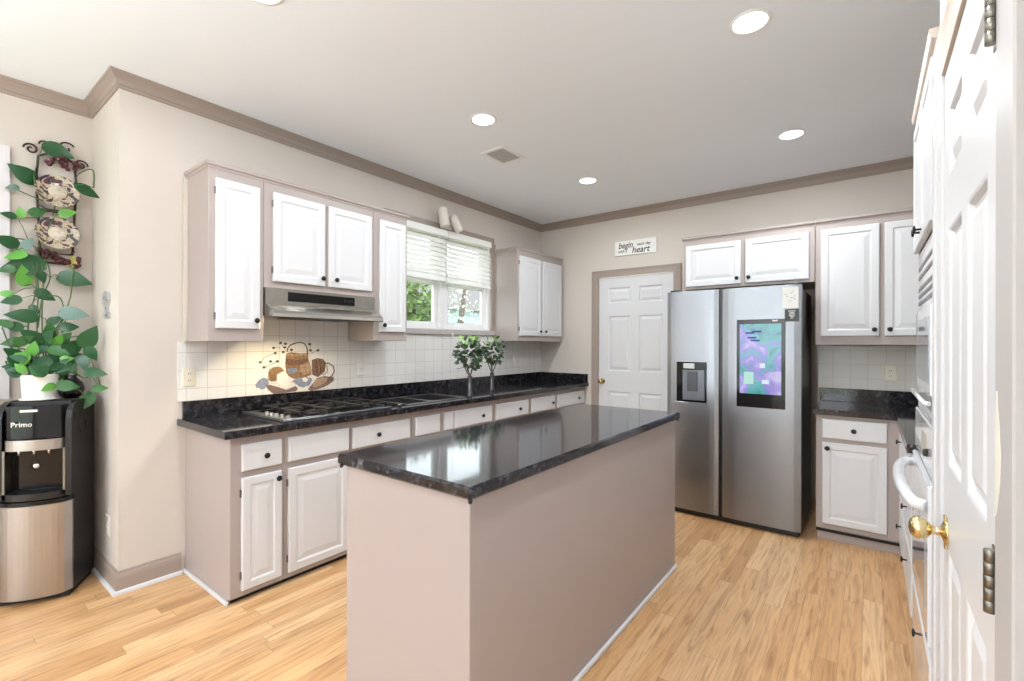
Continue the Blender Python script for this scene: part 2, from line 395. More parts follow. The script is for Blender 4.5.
# ================================================================ the room
def wall_with_hole(axis, p0, p1, a0, a1, z1, holes):
    """boxes of a wall normal to axis between p0..p1, running a0..a1, holes [(h0,h1,zb,zt)] sorted"""
    b = MB()
    def bx(s0, s1, zb, zt):
        if s1-s0 < 1e-4 or zt-zb < 1e-4: return
        if axis == 'x': b.box(p0, p1, s0, s1, zb, zt)
        else: b.box(s0, s1, p0, p1, zb, zt)
    cur = a0
    for h0, h1, zb, zt in holes:
        bx(cur, h0, 0, z1); bx(h0, h1, 0, zb); bx(h0, h1, zt, z1); cur = h1
    bx(cur, a1, 0, z1)
    return b
struct(MB().box(-.75, 4.2, -9.15, .15, -.05, 0).build('floor', 'floor', origin=(0, 0, 0)))
struct(MB().box(-.75, 4.2, -9.15, .15, CEIL, CEIL+.1).build('ceiling', 'ceil'))
WY0, WY1, WZ0, WZ1 = -2.33, -.97, 1.50, 2.43
struct(wall_with_hole('x', -.15, 0, -4.113, .15, CEIL, [(WY0, WY1, WZ0, WZ1)]).build('wall_left', 'wall', origin=(0, 0, 0)))
struct(MB().box(-.583, -.1501, -4.113, -3.963, 0, CEIL).build('wall_pilaster', 'wall', origin=(0, 0, 0)))
struct(wall_with_hole('x', -.733, -.583, -9.0, -3.963, CEIL, [(-5.9, -4.54, 1.12, 2.38)]).build('wall_alcove', 'wall', origin=(0, 0, 0)))
struct(wall_with_hole('y', 0, .15, 0.0, 4.17, CEIL, [(.79, 1.647, 0, 2.116)]).build('wall_back', 'wall', origin=(0, 0, 0)))
struct(MB().box(2.915, 4.02, -.31, -.0005, 0, 1.355).build('wall_back_lower', 'wall', origin=(0, 0, 0)))
struct(MB().box(4.02, 4.17, -2.84, 0, 0, CEIL).build('wall_right_far', 'wall', origin=(0, 0, 0)))
struct(wall_with_hole('x', 3.42, 3.56, -9.0, -2.84, CEIL, [(-3.778, -3.102, 0, 2.095)]).box(3.56, 4.17, -2.98, -2.84, 0, CEIL).build('wall_right', 'wallR', origin=(0, 0, 0)))
struct(wall_with_hole('y', -9.15, -9.0, -.733, 3.56, CEIL, [(-.2, 3.0, 0.05, 2.4)]).build('wall_rear', 'wall', origin=(0, 0, 0)))
# crown moulding, baseboards
cp = [(0, 2.748), (.008, 2.748), (.010, 2.762), (.016, 2.766), (.022, 2.79), (.036, 2.808), (.042, 2.815), (.048, 2.818), (.050, 2.8295), (0, 2.8295)]
struct(MB().sweep(cp, [(-.583, -9), (-.583, -4.113), (0, -4.113), (0, 0), (4.02, 0), (4.02, -2.84), (3.42, -2.84), (3.42, -9)]).build('trim_1', 'trim', origin=(0, 0, 2.7)))
bp = [(0, 0), (.014, 0), (.014, .085), (.011, .10), (.006, .108), (.004, .12), (0, .122)]
sp_ = [(.0142, 0), (.028, 0), (.027, .012), (.022, .018), (.0142, .02)]
pth = [(-.583, -9), (-.583, -4.113), (0, -4.113), (0, -3.822)]
bb = struct(MB().sweep(bp, pth).build('baseboard_left', 'trim', origin=(0, 0, 0)))
MB().sweep(sp_, pth).build('shoe_moulding', 'white', bb)
# ---- doorway in the back wall
def casing(mb, x0, x1, zt, y, w=.078, d=.02):
    # three boards with a stepped profile, travelling along the wall normal to -y
    for a, b_ in ((x0-w, x0), (x1, x1+w)):
        mb.box(a, b_, y-d*.7, y, 0, zt)
    mb.box(x0-w, x1+w, y-d*.7, y, zt, zt+w)
    f = y-d*.7-.0001
    mb.box(x0-w, x0-w+.018, y-d, f, 0, zt+w-.0181); mb.box(x1+w-.018, x1+w, y-d, f, 0, zt+w-.0181); mb.box(x0-w, x1+w, y-d, f, zt+w-.018, zt+w)
def six_panel(mb, O, U, N, w, h, th=.035):
    cols = [(.0, .13*w, 0), (.13*w, .445*w, 1), (.445*w, .555*w, 0), (.555*w, .87*w, 1), (.87*w, w, 0)]
    zz = [0, .115*h, .395*h, .5*h, .795*h, .86*h, .945*h, h]; pr = [0, 1, 0, 1, 0, 1, 0]
    O = Vector(O)
    for a, b_, cpn in cols:
        for k in range(7):
            o = O+U*a+Z3*zz[k]; ww = b_-a; hh = zz[k+1]-zz[k]
            if cpn and pr[k]:
                mb.rings(o, U, Z3, N, ww, hh, [(0, th), (.006, th-.002), (.014, th-.011), (.024, th-.011), (.048, th-.002), (.05, th-.002)], back=False)
            else:
                mb.poly([o+N*th, o+U*ww+N*th, o+U*ww+Z3*hh+N*th, o+Z3*hh+N*th], [(0, 1, 2, 3)])
    a, b_, c, d = O, O+U*w, O+U*w+Z3*h, O+Z3*h; n = N*th
    mb.poly([a, b_, c, d, a+n, b_+n, c+n, d+n], [(3, 2, 1, 0), (0, 1, 5, 4), (1, 2, 6, 5), (2, 3, 7, 6), (3, 0, 4, 7)])
    return mb
c = MB(); casing(c, .792, 1.645, 2.112, -.0002)
d1 = struct(c.build('door_1', 'trim', origin=(.79, 0, 0)))
six_panel(MB(), (.795, .045, .008), X3, -Y3, .847, 2.10).build('slab', 'white', d1)
MB().lathe((.838, .010, .94), -Y3, [(.033, 0), (.033, .006), (.012, .012), (.011, .03), (.026, .042), (.029, .055), (.024, .066), (.008, .07)], 18).build('door_knob', 'brass', d1)
# ---- door beside the camera, right wall
c = MB(); c.box(3.400, 3.4198, -3.102, -2.95, 0, 2.10).box(3.395, 3.4198, -3.0, -2.95, 0, 2.10).box(3.404, 3.4198, -3.078, -3.06, 0, 2.1)
d2 = struct(c.build('door_2', 'whitedoor', origin=(3.42, -3.1, 0)))
MB().sweep([(0, 0), (.020, 0), (.022, .03), (.019, .06), (.022, .08), (.027, .095), (.028, .115), (0, .115)], [(3.4198, -2.93), (3.4198, -3.93)]).build('head_casing', 'trimR', d2).location = (0, 0, 2.10)
MB().box(3.402, 3.4198, -3.90, -3.785, 0, 2.0995, .003).build('hinge_casing', mat('grey_beige_casing', (178, 175, 173), .5), d2)
pp = [(0, 0), (.012, .01), (.034, .06), (.038, .11), (.03, .14), (.012, .2), (.006, .2), (0, .16)]
MB().prism(pp, (3.4022, -3.79, 1.09), -Y3, Z3, -X3, .0008).build('paint_patch', mat('peeled_paint', (222, 220, 206), .6), d2)
six_panel(MB(), (3.442, -3.775, .01), Y3, -X3, .670, 2.08).build('slab', 'whitedoor', d2)
k = MB().lathe((3.407, -3.175, .872), -X3, [(.034, 0), (.034, .003), (.026, .008), (.012, .013), (.0105, .03), (.018, .036), (.027, .044), (.030, .056), (.028, .066), (.018, .075), (.004, .078)], 24).build('door_knob', 'brass', d2)
MB().box(3.4, 3.4068, -3.187, -3.163, .83, .915, .002).build('knob_plate', 'brass', k)
for z in (1.893, .985, .23):
    hg = MB()
    for i in range(5): hg.lathe((3.398, -3.779, z-.05+.0202*i), Z3, [(.0075, 0), (.0082, .0006), (.0082, .0190), (.0075, .0196)], 12)
    hg.box(3.405, 3.4068, -3.775, -3.745, z-.05, z+.05)
    hg.build('hinge', 'nickel', d2)

# ---- kitchen window, left wall
wf = MB()
for a, b_ in ((WY0, WY0+.03), (-1.70, -1.60), (WY1-.03, WY1)): wf.box(-.12, -.02, a, b_, WZ0, WZ1)
wf.box(-.119, -.021, WY0+.0301, WY1-.0301, WZ1-.03, WZ1).box(-.119, .0, WY0+.0301, WY1-.0301, WZ0, WZ0+.02)
w1 = struct(wf.build('window_1', 'windowwhite', origin=(-.1, -1.65, WZ0)))
for a, b_ in ((WY0+.03, -1.70), (-1.60, WY1-.03)):
    sh = MB()
    for zb, zt, xx in ((WZ0+.02, 1.97, -.06), (1.95, WZ1-.03, -.09)):
        sh.box(xx-.03, xx, a, a+.045, zb, zt).box(xx-.03, xx, b_-.045, b_, zb, zt).box(xx-.03, xx, a+.045, b_-.045, zb, zb+.05).box(xx-.03, xx, a+.045, b_-.045, zt-.045, zt)
    so = sh.build('sash', 'windowwhite', w1)
    g = MB().box(-.076, -.073, a+.045, b_-.045, WZ0+.07, 1.925).box(-.106, -.103, a+.045, b_-.045, 2.0, WZ1-.075)
    g.build('pane', 'glass', so)
MB().box(0.0003, .03, WY0-.05, WY1+.06, WZ0-.052, WZ0, .004).build('sill', mat('grey_sill', (186, 180, 178), .5), w1)
MB().box(.0003, .018, WY1, WY1+.062, WZ0, 2.44).box(.0003, .018, WY0-.05, WY0, WZ0, 2.44).build('side_casing', 'trim', w1)
MB().box(.0003, .03, WY0-.05, WY1+.03, 2.442, 2.495, .004).build('head_casing', 'trim', w1)
# dining windows out of the kitchen
w2 = MB().box(-.5828, -.56, -4.54, -4.465, 1.05, 2.455).box(-.5828, -.56, -5.975, -5.9, 1.05, 2.455).box(-.5828, -.56, -5.9, -4.54, 2.38, 2.455).box(-.5828, -.54, -5.9, -4.54, 1.05, 1.12)
w2.box(-.70, -.64, -4.60, -4.54, 1.12, 2.38).box(-.70, -.64, -5.9, -5.84, 1.12, 2.38).box(-.70, -.64, -5.84, -4.6, 2.32, 2.38).box(-.70, -.64, -5.84, -4.6, 1.12, 1.18).box(-.70, -.64, -5.84, -4.6, 1.73, 1.78)
w2 = struct(w2.build('window_2', mat('grey_window_casing', (214, 212, 216), .5), origin=(-.6, -5.2, 1.1)))
MB().box(-.672, -.668, -5.84, -4.6, 1.18, 1.73).box(-.672, -.668, -5.84, -4.6, 1.78, 2.32).build('pane', 'glass', w2)
w3 = MB()
for x in (-.2, .82, 1.88, 2.92): w3.box(x, x+.08, -9.1, -9.05, .05, 2.4)
w3.box(-.2, 3, -9.1, -9.05, 2.3, 2.4).box(-.2, 3, -9.1, -9.05, .05, .2)
struct(w3.build('door_3', 'windowwhite', origin=(1.4, -9, 0)))

# ---- recessed lights and vent
def recessed_light(loc, label, grp=None):
    t = thing('recessed_light', label, 'ceiling light', loc)
    x, y, z = loc
    MB().lathe((x, y, z-.0005), -Z3, [(.088, 0), (.088, .004), (.078, .007), (.072, .004), (.072, .0)], 32).build('trim_ring', 'windowwhite', t)
    MB().lathe((x, y, z-.001), -Z3, [(.071, 0), (.071, .003), (.02, .0035)], 32).build('diffuser', 'lamp', t)
    d = bpy.data.lights.new('bulb', 'AREA'); d.shape = 'DISK'; d.size = .14; d.energy = LAMP_W; d.color = (.915, .955, 1)
    o = bpy.data.objects.new('bulb', d); C.objects.link(o); o.parent = t; o.location = (0, 0, -.012)
    return t
LAMP_W = 14.5
proto_l = recessed_light((1.235, -2.52, CEIL), 'round recessed ceiling light nearest the air vent, above the range side')
def copy_light(loc, label):
    r = proto_l.copy(); C.objects.link(r); r.location = loc; r['label'] = label
    for ch in proto_l.children:
        c_ = ch.copy(); C.objects.link(c_); c_.parent = r
    r['group'] = 'recessed ceiling lights'; return r
proto_l['group'] = 'recessed ceiling lights'
copy_light((2.81, -2.49, CEIL), 'largest round recessed ceiling light, near the top edge, in front of the fridge side')
copy_light((1.235, -1.09, CEIL), 'smallest round recessed ceiling light near the far corner, farther than the vent')
copy_light((2.81, -1.06, CEIL), 'round recessed ceiling light above the refrigerator')
copy_light((1.235, -3.93, CEIL), 'round recessed ceiling light cut off by the top edge of the photo')
copy_light((2.81, -3.93, CEIL), 'round recessed ceiling light over the near corner of the island, beside the near door')
for x in (1.235, 2.81): copy_light((x, -6.2, CEIL), 'round recessed ceiling light of the dining area')
pd = thing('fill_bowl', 'added bowl-shaped fill light facing the ceiling, unseen behind the camera', 'fill light', (1.5, -6.2, 1.80))  # added fill light aimed at the ceiling, dressed as a hanging bowl
MB().lathe((1.5, -6.2, 1.80), Z3, [(.05, 0), (.22, .03), (.34, .09), (.38, .15), (.37, .15), (.33, .095), (.21, .038), (.02, .01)], 32).build('bowl', 'pot', pd)
for k_ in range(3):
    q_ = k_*2.094; MB().tube([(1.5+.37*math.cos(q_), -6.2+.37*math.sin(q_), 1.95), (1.5, -6.2, 2.4)], .004, 6).build('chain', 'nickel', pd)
MB().tube([(1.5, -6.2, 2.4), (1.5, -6.2, CEIL-.03)], .008, 8).build('rod', 'nickel', pd)
MB().lathe((1.5, -6.2, CEIL-.03), Z3, [(.02, 0), (.06, .01), (.065, .0295)], 20).build('ceiling_rose', 'nickel', pd)
pl_ = bpy.data.lights.new('fill_uplight', 'AREA'); pl_.shape = 'DISK'; pl_.size = .6; pl_.energy = 120; pl_.color = (.9, .95, 1)
po_ = bpy.data.objects.new('fill_uplight', pl_); C.objects.link(po_); po_.parent = pd; po_.location = (0, 0, .16); po_.rotation_euler = (math.pi, 0, 0)
vt = thing('ceiling_vent', 'white metal air vent grille with dark slots in the ceiling', 'vent', (.98, -1.995, CEIL))
V0 = (.865, 1.095, -2.13, -1.86)
b = MB(); b.box(V0[0], V0[1], V0[2], V0[2]+.03, CEIL-.008, CEIL-.0005).box(V0[0], V0[1], V0[3]-.03, V0[3], CEIL-.008, CEIL-.0005).box(V0[0], V0[0]+.03, V0[2]+.0301, V0[3]-.0301, CEIL-.008, CEIL-.0005).box(V0[1]-.03, V0[1], V0[2]+.0301, V0[3]-.0301, CEIL-.008, CEIL-.0005)
b.build('frame', 'windowwhite', vt)
MB().box(V0[0]+.03, V0[1]-.03, V0[2]+.03, V0[3]-.03, CEIL-.003, CEIL-.0006).build('backing', 'dark', vt)
b = MB()
for i in range(9):
    y = V0[2]+.042+i*.0235
    b.poly([(V0[0]+.03, y, CEIL-.003), (V0[1]-.03, y, CEIL-.003), (V0[1]-.03, y+.012, CEIL-.0105), (V0[0]+.03, y+.012, CEIL-.0105), (V0[0]+.03, y+.001, CEIL-.0015), (V0[1]-.03, y+.001, CEIL-.0015), (V0[1]-.03, y+.013, CEIL-.009), (V0[0]+.03, y+.013, CEIL-.009)], [(0, 1, 2, 3), (4, 5, 6, 7), (0, 1, 5, 4), (2, 3, 7, 6), (0, 3, 7, 4), (1, 2, 6, 5)])
b.build('louvres', mat('vent_grey', (176, 176, 178), .5), vt)

# ================================================================ cabinets
XF = .33
UL = 'left-wall upper cabinet'
def left_upper(y0, y1, z0, doors, label, side=0):
    t = thing('wall_cabinet', label, 'cabinet', (0, (y0+y1)/2, z0), 'wall cabinets')
    e = .0008
    MB().box(.0095, XF, y0+e, y1-e, z0, 2.345, .002).build('carcass', 'taupe', t)
    pr = [(.0005, 2.340), (.003, 2.340), (.006, 2.352), (.014, 2.358), (.016, 2.374), (.0005, 2.374)]
    path = [(XF, y0+e), (XF, y1-e)]
    if side < 0: path = [(.01, y0+e)]+path
    if side > 0: path = path+[(.01, y1-e)]
    MB().sweep(pr, path).build('cornice', 'taupe', t)
    for a, b_, zb, zt, kp in doors:
        dr = door_panel(MB(), (XF+.0005, a, zb), Y3, X3, b_-a, zt-zb).build('door', 'white', t)
        knob((XF+.0195, kp, zb+.05), X3, dr)
        hy = a-.003 if kp > (a+b_)/2 else b_+.003
        for hz in (zb+.07, zt-.07): MB().box(XF+.0005, XF+.012, hy-.003, hy+.003, hz-.02, hz+.02).build('hinge', 'nickel', dr)
    return t
c1 = left_upper(-3.80, -3.50, 1.372, [(-3.765, -3.527, 1.446, 2.29, -3.552)], 'tall single-door wall cabinet at the left end, left of the range hood', -1)
MB().box(.0095, .03, -3.818, -3.8, 1.372, 2.345).build('scribe_strip', 'wall', c1)
left_upper(-3.50, -2.71, 1.703, [(-3.447, -3.107, 1.743, 2.29, -3.13), (-3.08, -2.735, 1.743, 2.29, -3.03)], 'short two-door wall cabinet directly above the range hood')
left_upper(-2.71, -2.395, 1.382, [(-2.665, -2.42, 1.45, 2.29, -2.635)], 'narrow single-door wall cabinet between range hood and window', 1)
left_upper(-.93, -.045, 1.39, [(-.905, -.508, 1.448, 2.287, -.535), (-.475, -.075, 1.448, 2.287, -.435)], 'two-door wall cabinet right of the window, in the far corner', -1)

def back_upper(x0, x1, z0, doors, label, first=False):
    t = thing('wall_cabinet', label, 'cabinet', ((x0+x1)/2, -.3, z0), 'wall cabinets'); e = .0008; Y = -.60
    MB().box(x0+e, x1-e, Y, -.002, z0, 2.272, .002).build('carcass', 'taupe', t)
    pr = [(.0005, 2.268), (.003, 2.268), (.006, 2.280), (.016, 2.288), (.018, 2.306), (.0005, 2.306)]
    path = [(x0+e, Y), (x1-e, Y)]
    if first: path = [(x0+e, -.002)]+path
    MB().sweep(pr, path).build('cornice', 'taupe', t)
    for a, b_, zb, zt, kp in doors:
        dr = door_panel(MB(), (a, Y-.0005, zb), X3, -Y3, b_-a, zt-zb).build('door', 'white', t)
        knob((kp, Y-.0195, zb+.045), -Y3, dr)
    return t
back_upper(1.93, 2.915, 1.842, [(1.955, 2.398, 1.866, 2.226, 2.372), (2.433, 2.878, 1.866, 2.226, 2.46)], 'shallow two-door wall cabinet above the refrigerator', True)
back_upper(2.917, 3.68, 1.359, [(2.953, 3.302, 1.425, 2.226, 3.275), (3.332, 3.65, 1.425, 2.226, 3.36)], 'tall wall cabinet right of the refrigerator, above the dark counter')

XB = .62
def left_base(y0, y1, fronts, label, end=False):
    t = thing('base_cabinet', label, 'cabinet', (.3, (y0+y1)/2, 0), 'base cabinets of the left run'); e = .0008
    if y1 > -2.4 and y0 < -1.95:
        MB().box(.0005, XB-.035, y0+e, y1-e, .03, .725, .002).box(XB-.035, XB, y0+e, y1-e, .03, .8725, .002).build('carcass', 'taupe', t)
    else: MB().box(.0005, XB, y0+e, y1-e, .03, .8725, .002).build('carcass', 'taupe', t)
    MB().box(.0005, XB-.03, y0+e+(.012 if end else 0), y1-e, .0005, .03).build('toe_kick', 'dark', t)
    if end:
        MB().box(.0005, XB-.012, y0-.014, y0+.0005, .0005, .020, .003).build('shoe_moulding', 'white', t)
    if end: MB().box(.0005, XB-.028, y0+.0008, y0+.0118, .0005, .0299).build('end_skirt', 'taupe', t)
    for kind, a, b_, zb, zt, kp in fronts:
        mb = MB()
        if kind == 'door': door_panel(mb, (XB+.0005, a, zb), Y3, X3, b_-a, zt-zb)
        else: slab_front(mb, (XB+.0005, a, zb), Y3, X3, b_-a, zt-zb)
        p = mb.build('door' if kind == 'door' else 'drawer', 'white', t)
        if kp: knob((XB+.0195, kp[0], kp[1]), X3, p)
        if kind == 'door':
            for hz in (zb+.08, zt-.08): MB().box(XB+.0005, XB+.012, a-.006, a-.001, hz-.02, hz+.02).build('hinge', 'nickel', p)
    return t
left_base(-3.80, -3.518, [('drawer', -3.746, -3.538, .688, .828, (-3.628, .755)), ('door', -3.746, -3.538, .062, .653, (-3.563, .617))], 'narrow base cabinet at the left end of the range counter, drawer over door', True)
left_base(-3.518, -3.10, [('drawer', -3.499, -3.113, .69, .828, None), ('door', -3.499, -3.113, .062, .653, None)], 'wide base cabinet under the cooktop with a knobless drawer over a big door')
left_base(-3.10, -2.592, [('drawer', -3.085, -2.62, .69, .822, (-2.90, .758)), ('door', -3.085, -2.62, .062, .653, (-2.66, .61))], 'base cabinet with single knob drawer under the right part of the cooktop')
left_base(-2.592, -2.30, [('drawer', -2.564, -2.325, .69, .822, None), ('door', -2.564, -2.325, .062, .653, None)], 'narrowest base cabinet with a knobless drawer front under the sink')
left_base(-2.30, -1.673, [('drawer', -2.277, -2.18, .69, .826, None), ('drawer', -2.17, -1.704, .69, .826, (-1.84, .755)), ('door', -2.277, -1.704, .062, .653, (-1.75, .61))], 'base cabinet in front of the nearer small tree, with a slim front beside the drawer')
left_base(-1.673, -1.125, [('drawer', -1.642, -1.155, .69, .826, (-1.31, .755)), ('door', -1.642, -1.155, .062, .653, (-1.2, .61))], 'base cabinet under the farther small tree, one knob drawer')
left_base(-1.125, -.648, [('drawer', -1.096, -.677, .69, .826, (-.74, .755)), ('door', -1.096, -.677, .062, .653, (-.72, .61))], 'base cabinet second from the far end of the left run')
left_base(-.648, -.002, [('drawer', -.618, -.04, .69, .826, (-.195, .755)), ('door', -.618, -.04, .062, .653, (-.09, .61))], 'last base cabinet of the left run, against the back wall')

# ---- left worktop with sink cut-out
SX0, SX1, SY0, SY1 = .15, .55, -2.568, -1.98
t = thing('worktop', 'long black granite worktop along the left wall with upstand', 'countertop', (.3, -1.9, .873))
b = MB(); z0, z1 = .8735, .914
b.box(.0005, .659, -3.834, SY0, z0, z1, .0).box(.0005, .659, SY1, -.0005, z0, z1).box(.0005, SX0, SY0, SY1, z0, z1).box(SX1, .659, SY0, SY1, z0, z1)
b.build('slab', 'granite', t)
# rounded nosing along the free edges
ns = [(0, z0), (.006, z0), (.010, z0+.006), (.010, z1-.006), (.006, z1), (0, z1)]
MB().sweep(ns, [(.0005, -3.834), (.659, -3.834), (.659, -.0005)]).build('edge', 'granite', t)
MB().box(.0005, .021, -3.818, -.0215, z1, 1.016, .002).box(.0215, .66, -.0215, -.0005, z1, 1.016, .002).build('upstand', 'granite', t)
# ---- backsplash tiles
b = MB(); b.box(.0005, .008, -3.842, -3.50, 1.0165, 1.371).box(.0005, .008, -3.50, -2.71, 1.0165, 1.70).box(.0005, .008, -2.71, -2.395, 1.0165, 1.381).box(.0005, .008, -2.395, -.90, 1.0165, 1.446).box(.0005, .008, -.90, -.0005, 1.0165, 1.389)
tag(b.build('tile_backsplash', 'tile', origin=(0, 0, 0)), 'white square-tiled backsplash behind the cooktop and sink', 'backsplash')
tag(MB().box(2.926, 4.02, -.318, -.3105, 1.0165, 1.354).build('tile_backsplash', 'tile_shaded', origin=(0, 0, 0)), 'shaded square-tiled backsplash right of the refrigerator', 'backsplash')

# ---- range hood
t = thing('range_hood', 'stainless steel range hood with black control strip under the short cabinet', 'range hood', (.2, -3.105, 1.52))
y0, y1 = -3.497, -2.713
pf = [(.0095, 1.7015), (.352, 1.7015), (.352, 1.60), (.38, 1.592), (.432, 1.56), (.447, 1.543), (.45, 1.522), (.44, 1.516), (.42, 1.53), (.0095, 1.53)]
MB().prism([(-p[0], p[1]) for p in pf], (0, y0, 0), -X3, Z3, Y3, y1-y0).build('canopy', 'hood', t)
cpn = MB().box(.3525, .356, -3.36, -2.885, 1.625, 1.683, .001).build('control_panel', 'blackgloss', t)
for i in range(4): MB().box(.356, .3585, -2.97+i*.019, -2.958+i*.019, 1.645, 1.665, .001).build('button', 'black', cpn)
MB().box(.08, .40, -3.30, -2.85, 1.524, 1.5295).build('filter', 'filter', t)
MB().box(.31, .40, -3.43, -3.33, 1.526, 1.5298).build('lamp_lens', 'hoodlamp', t)
d = bpy.data.lights.new('hood_bulb', 'AREA'); d.size = .08; d.energy = 9; d.color = (1, .8, .48)
o = bpy.data.objects.new('hood_bulb', d); C.objects.link(o); o.location = (.30-.2, -3.33+3.105, 1.518-1.52); o.parent = t; o.rotation_euler = (0, math.radians(-25), 0)

# ---- cooktop
t = thing('gas_cooktop', 'stainless gas cooktop with black grates and chrome knobs in the granite', 'cooktop', (.33, -3.13, .914))
CY0, CY1, CX0, CX1 = -3.515, -2.755, .075, .605
MB().box(CX0, CX1, CY0, CY1, .9142, .921, .003).box(CX0, CX0+.012, CY0, CY1, .921, .926).box(CX1-.014, CX1, CY0, CY1, .921, .927, .002).box(CX0, CX1, CY1-.012, CY1, .921, .926).box(CX0, CX1, CY0, CY0+.016, .921, .929, .002).build('tray', 'steel', t)
MB().box(CX0+.014, CX1-.016, CY0+.085, CY1-.014, .9212, .9235).build('burner_plate', 'blackgloss', t)
for x, y, r in ((.20, -3.27, .05), (.47, -3.27, .045), (.335, -3.09, .058), (.20, -2.90, .045), (.47, -2.90, .05)):
    MB().lathe((x, y, .9236), Z3, [(r, 0), (r, .006), (r*.8, .010), (r*.78, .016), (r*.6, .019), (.004, .02)], 20).build('burner', 'castiron', t)
for gy0, gy1 in ((-3.40, -3.205), (-3.20, -2.985), (-2.98, -2.78)):
    g = MB()
    def bar(x0, x1, ya, yb, zb=.948, zt=.958): g.box(x0, x1, ya, yb, zb, zt, .002)
    bar(.10, .112, gy0, gy1); bar(.568, .58, gy0, gy1); bar(.10, .58, gy0, gy0+.012); bar(.10, .58, gy1-.012, gy1)
    bar(.33, .342, gy0, gy1); ym = (gy0+gy1)/2
    bar(.10, .17, ym-.005, ym+.005); bar(.24, .43, ym-.005, ym+.005); bar(.51, .58, ym-.005, ym+.005)
    for x in (.20, .47): bar(x-.005, x+.005, gy0, gy0+.06); bar(x-.005, x+.005, gy1-.06, gy1)
    for x in (.104, .574):
        for y in (gy0+.006, gy1-.006): g.box(x-.006, x+.006, y-.006, y+.006, .9236, .949)
    g.build('grate', 'castiron', t)
for x in (.30, .36, .42, .49, .56):
    kb = MB().lathe((x, -3.465, .9212), Z3, [(.019, 0), (.019, .003), (.014, .006), (.0125, .018), (.010, .021), (.002, .022)], 18).build('knob', 'nickel', t)
# ---- sink
t = thing('kitchen_sink', 'dark undermount double sink with steel rim, in front of the window', 'sink', (.35, -2.3, .75))
b = MB(); b.box(SX0-.018, SX1+.018, SY0-.018, SY0+.004, .9142, .918, .001).box(SX0-.018, SX1+.018, SY1-.004, SY1+.018, .9142, .918, .001).box(SX0-.018, SX0+.004, SY0, SY1, .9142, .918, .001).box(SX1-.004, SX1+.018, SY0, SY1, .9142, .918, .001)
b.build('rim', 'steel', t)
sm = mat('sink_steel', (120, 120, 122), .35, 1)
for a, b_ in ((SY0+.002, -2.325), (-2.295, SY1-.002)):
    w = .004; q = MB(); x0, x1 = SX0+.002, SX1-.002; zb = .8738 if False else .74
    q.box(x0, x1, a, b_, zb, zb+w).box(x0, x0+w, a, b_, zb, .914).box(x1-w, x1, a, b_, zb, .914).box(x0, x1, a, a+w, zb, .914).box(x0, x1, b_-w, b_, zb, .914)
    bo = q.build('basin', sm, t)
    MB().lathe(((x0+x1)/2, (a+b_)/2, zb+w), Z3, [(.042, 0), (.042, .002), (.03, .001), (.02, .0015)], 20).build('drain', 'chrome', bo)
MB().box(SX0+.002, SX1-.002, -2.325, -2.295, .80, .9142).build('divider', 'steel', t)
for y, x in ((-2.67, .585),): MB().lathe((x, y, .918 if x > .55 else .9143), Z3, [(.016, 0), (.016, .012), (.01, .02), (.002, .022)], 14).build('cap', 'nickel', t)

# ---- outlets, switches
def outlet(loc, N, U, label, m='ivory', two=True):
    t = thing('outlet_plate', label, 'outlet', loc); o = Vector(loc)
    MB().rings(o-U*.036-Z3*.058, U, Z3, N, .072, .116, [(0, 0), (0, .002), (.004, .005), (.01, .0055)]).build('plate', m, t)
    if two:
        for dz in (.02, -.02):
            r = MB().rings(o-U*.016+Z3*(dz-.014)+N*.0055, U, Z3, N, .032, .028, [(0, 0), (0, .0015), (.002, .002)]).build('receptacle', m, t)
            q = MB()
            for du in (-.007, .005): q.rings(o+U*du+Z3*(dz-.005)+N*.0076, U, Z3, N, .0025, .010, [(0, 0), (0, .0005), (.0003, .0005)])
            q.build('slots', 'dark', r)
    else:
        MB().rings(o-U*.006-Z3*.012+N*.0055, U, Z3, N, .012, .024, [(0, 0), (.002, .008), (.003, .008)]).build('toggle', m, t)
    return t
outlet((.0083, -3.785, 1.16), X3, Y3, 'ivory double outlet on the tiles at the left end of the counter', 'cream')
outlet((.0083, -2.60, 1.16), X3, Y3, 'pale wall switch on the tiles right of the basket mural', 'tile', False)
outlet((.0083, -.545, 1.16), X3, Y3, 'pale wall switch on the tiles under the far corner cabinet', 'tile', False)
outlet((3.372, -.3183, 1.147), -Y3, X3, 'cream outlet on the tiles right of the refrigerator', 'cream', True)
outlet((-.20, -4.1133, .325), -Y3, X3, 'low ivory outlet on the narrow pilaster beside the water cooler')

# ---- basket mural on the tiles
mu = thing('tile_mural', 'painted baskets, bread and blue flowers on the tiles behind the cooktop', 'mural', (.008, -3.1, 1.05))
def mz(X, Y, x=.0083): return at(230+X/8.51, 320+Y/8.51, x=x)
def flat(name, pts, m, lvl=0, smooth_n=0):
    x = .0083+.0004*lvl; p = [mz(a, b_, x) for a, b_ in pts]
    b = MB(); n = len(p); b.poly([q-X3*0 for q in p]+[q+X3*.0004 for q in p], [tuple(range(n)), tuple(range(n, 2*n))]+[(i, (i+1) % n, n+(i+1) % n, n+i) for i in range(n)])
    return b.build(name, m, mu)
flat('flowers', [(215, 555), (235, 530), (250, 512), (285, 495), (310, 500), (330, 520), (330, 550), (305, 570), (300, 590), (265, 598), (245, 580), (225, 585)], 'bluefl', 0)
flat('basket', [(478, 290), (520, 278), (600, 290), (662, 282), (668, 340), (690, 400), (695, 470), (620, 500), (540, 505), (480, 470), (470, 380)], 'basket', 0)
flat('basket_band', [(474, 330), (560, 345), (665, 330), (668, 350), (600, 385), (520, 395), (472, 380)], 'basketdark', 1)
flat('basket', [(695, 345), (740, 328), (790, 335), (815, 365), (808, 440), (750, 490), (700, 470)], 'basketdark', 0)
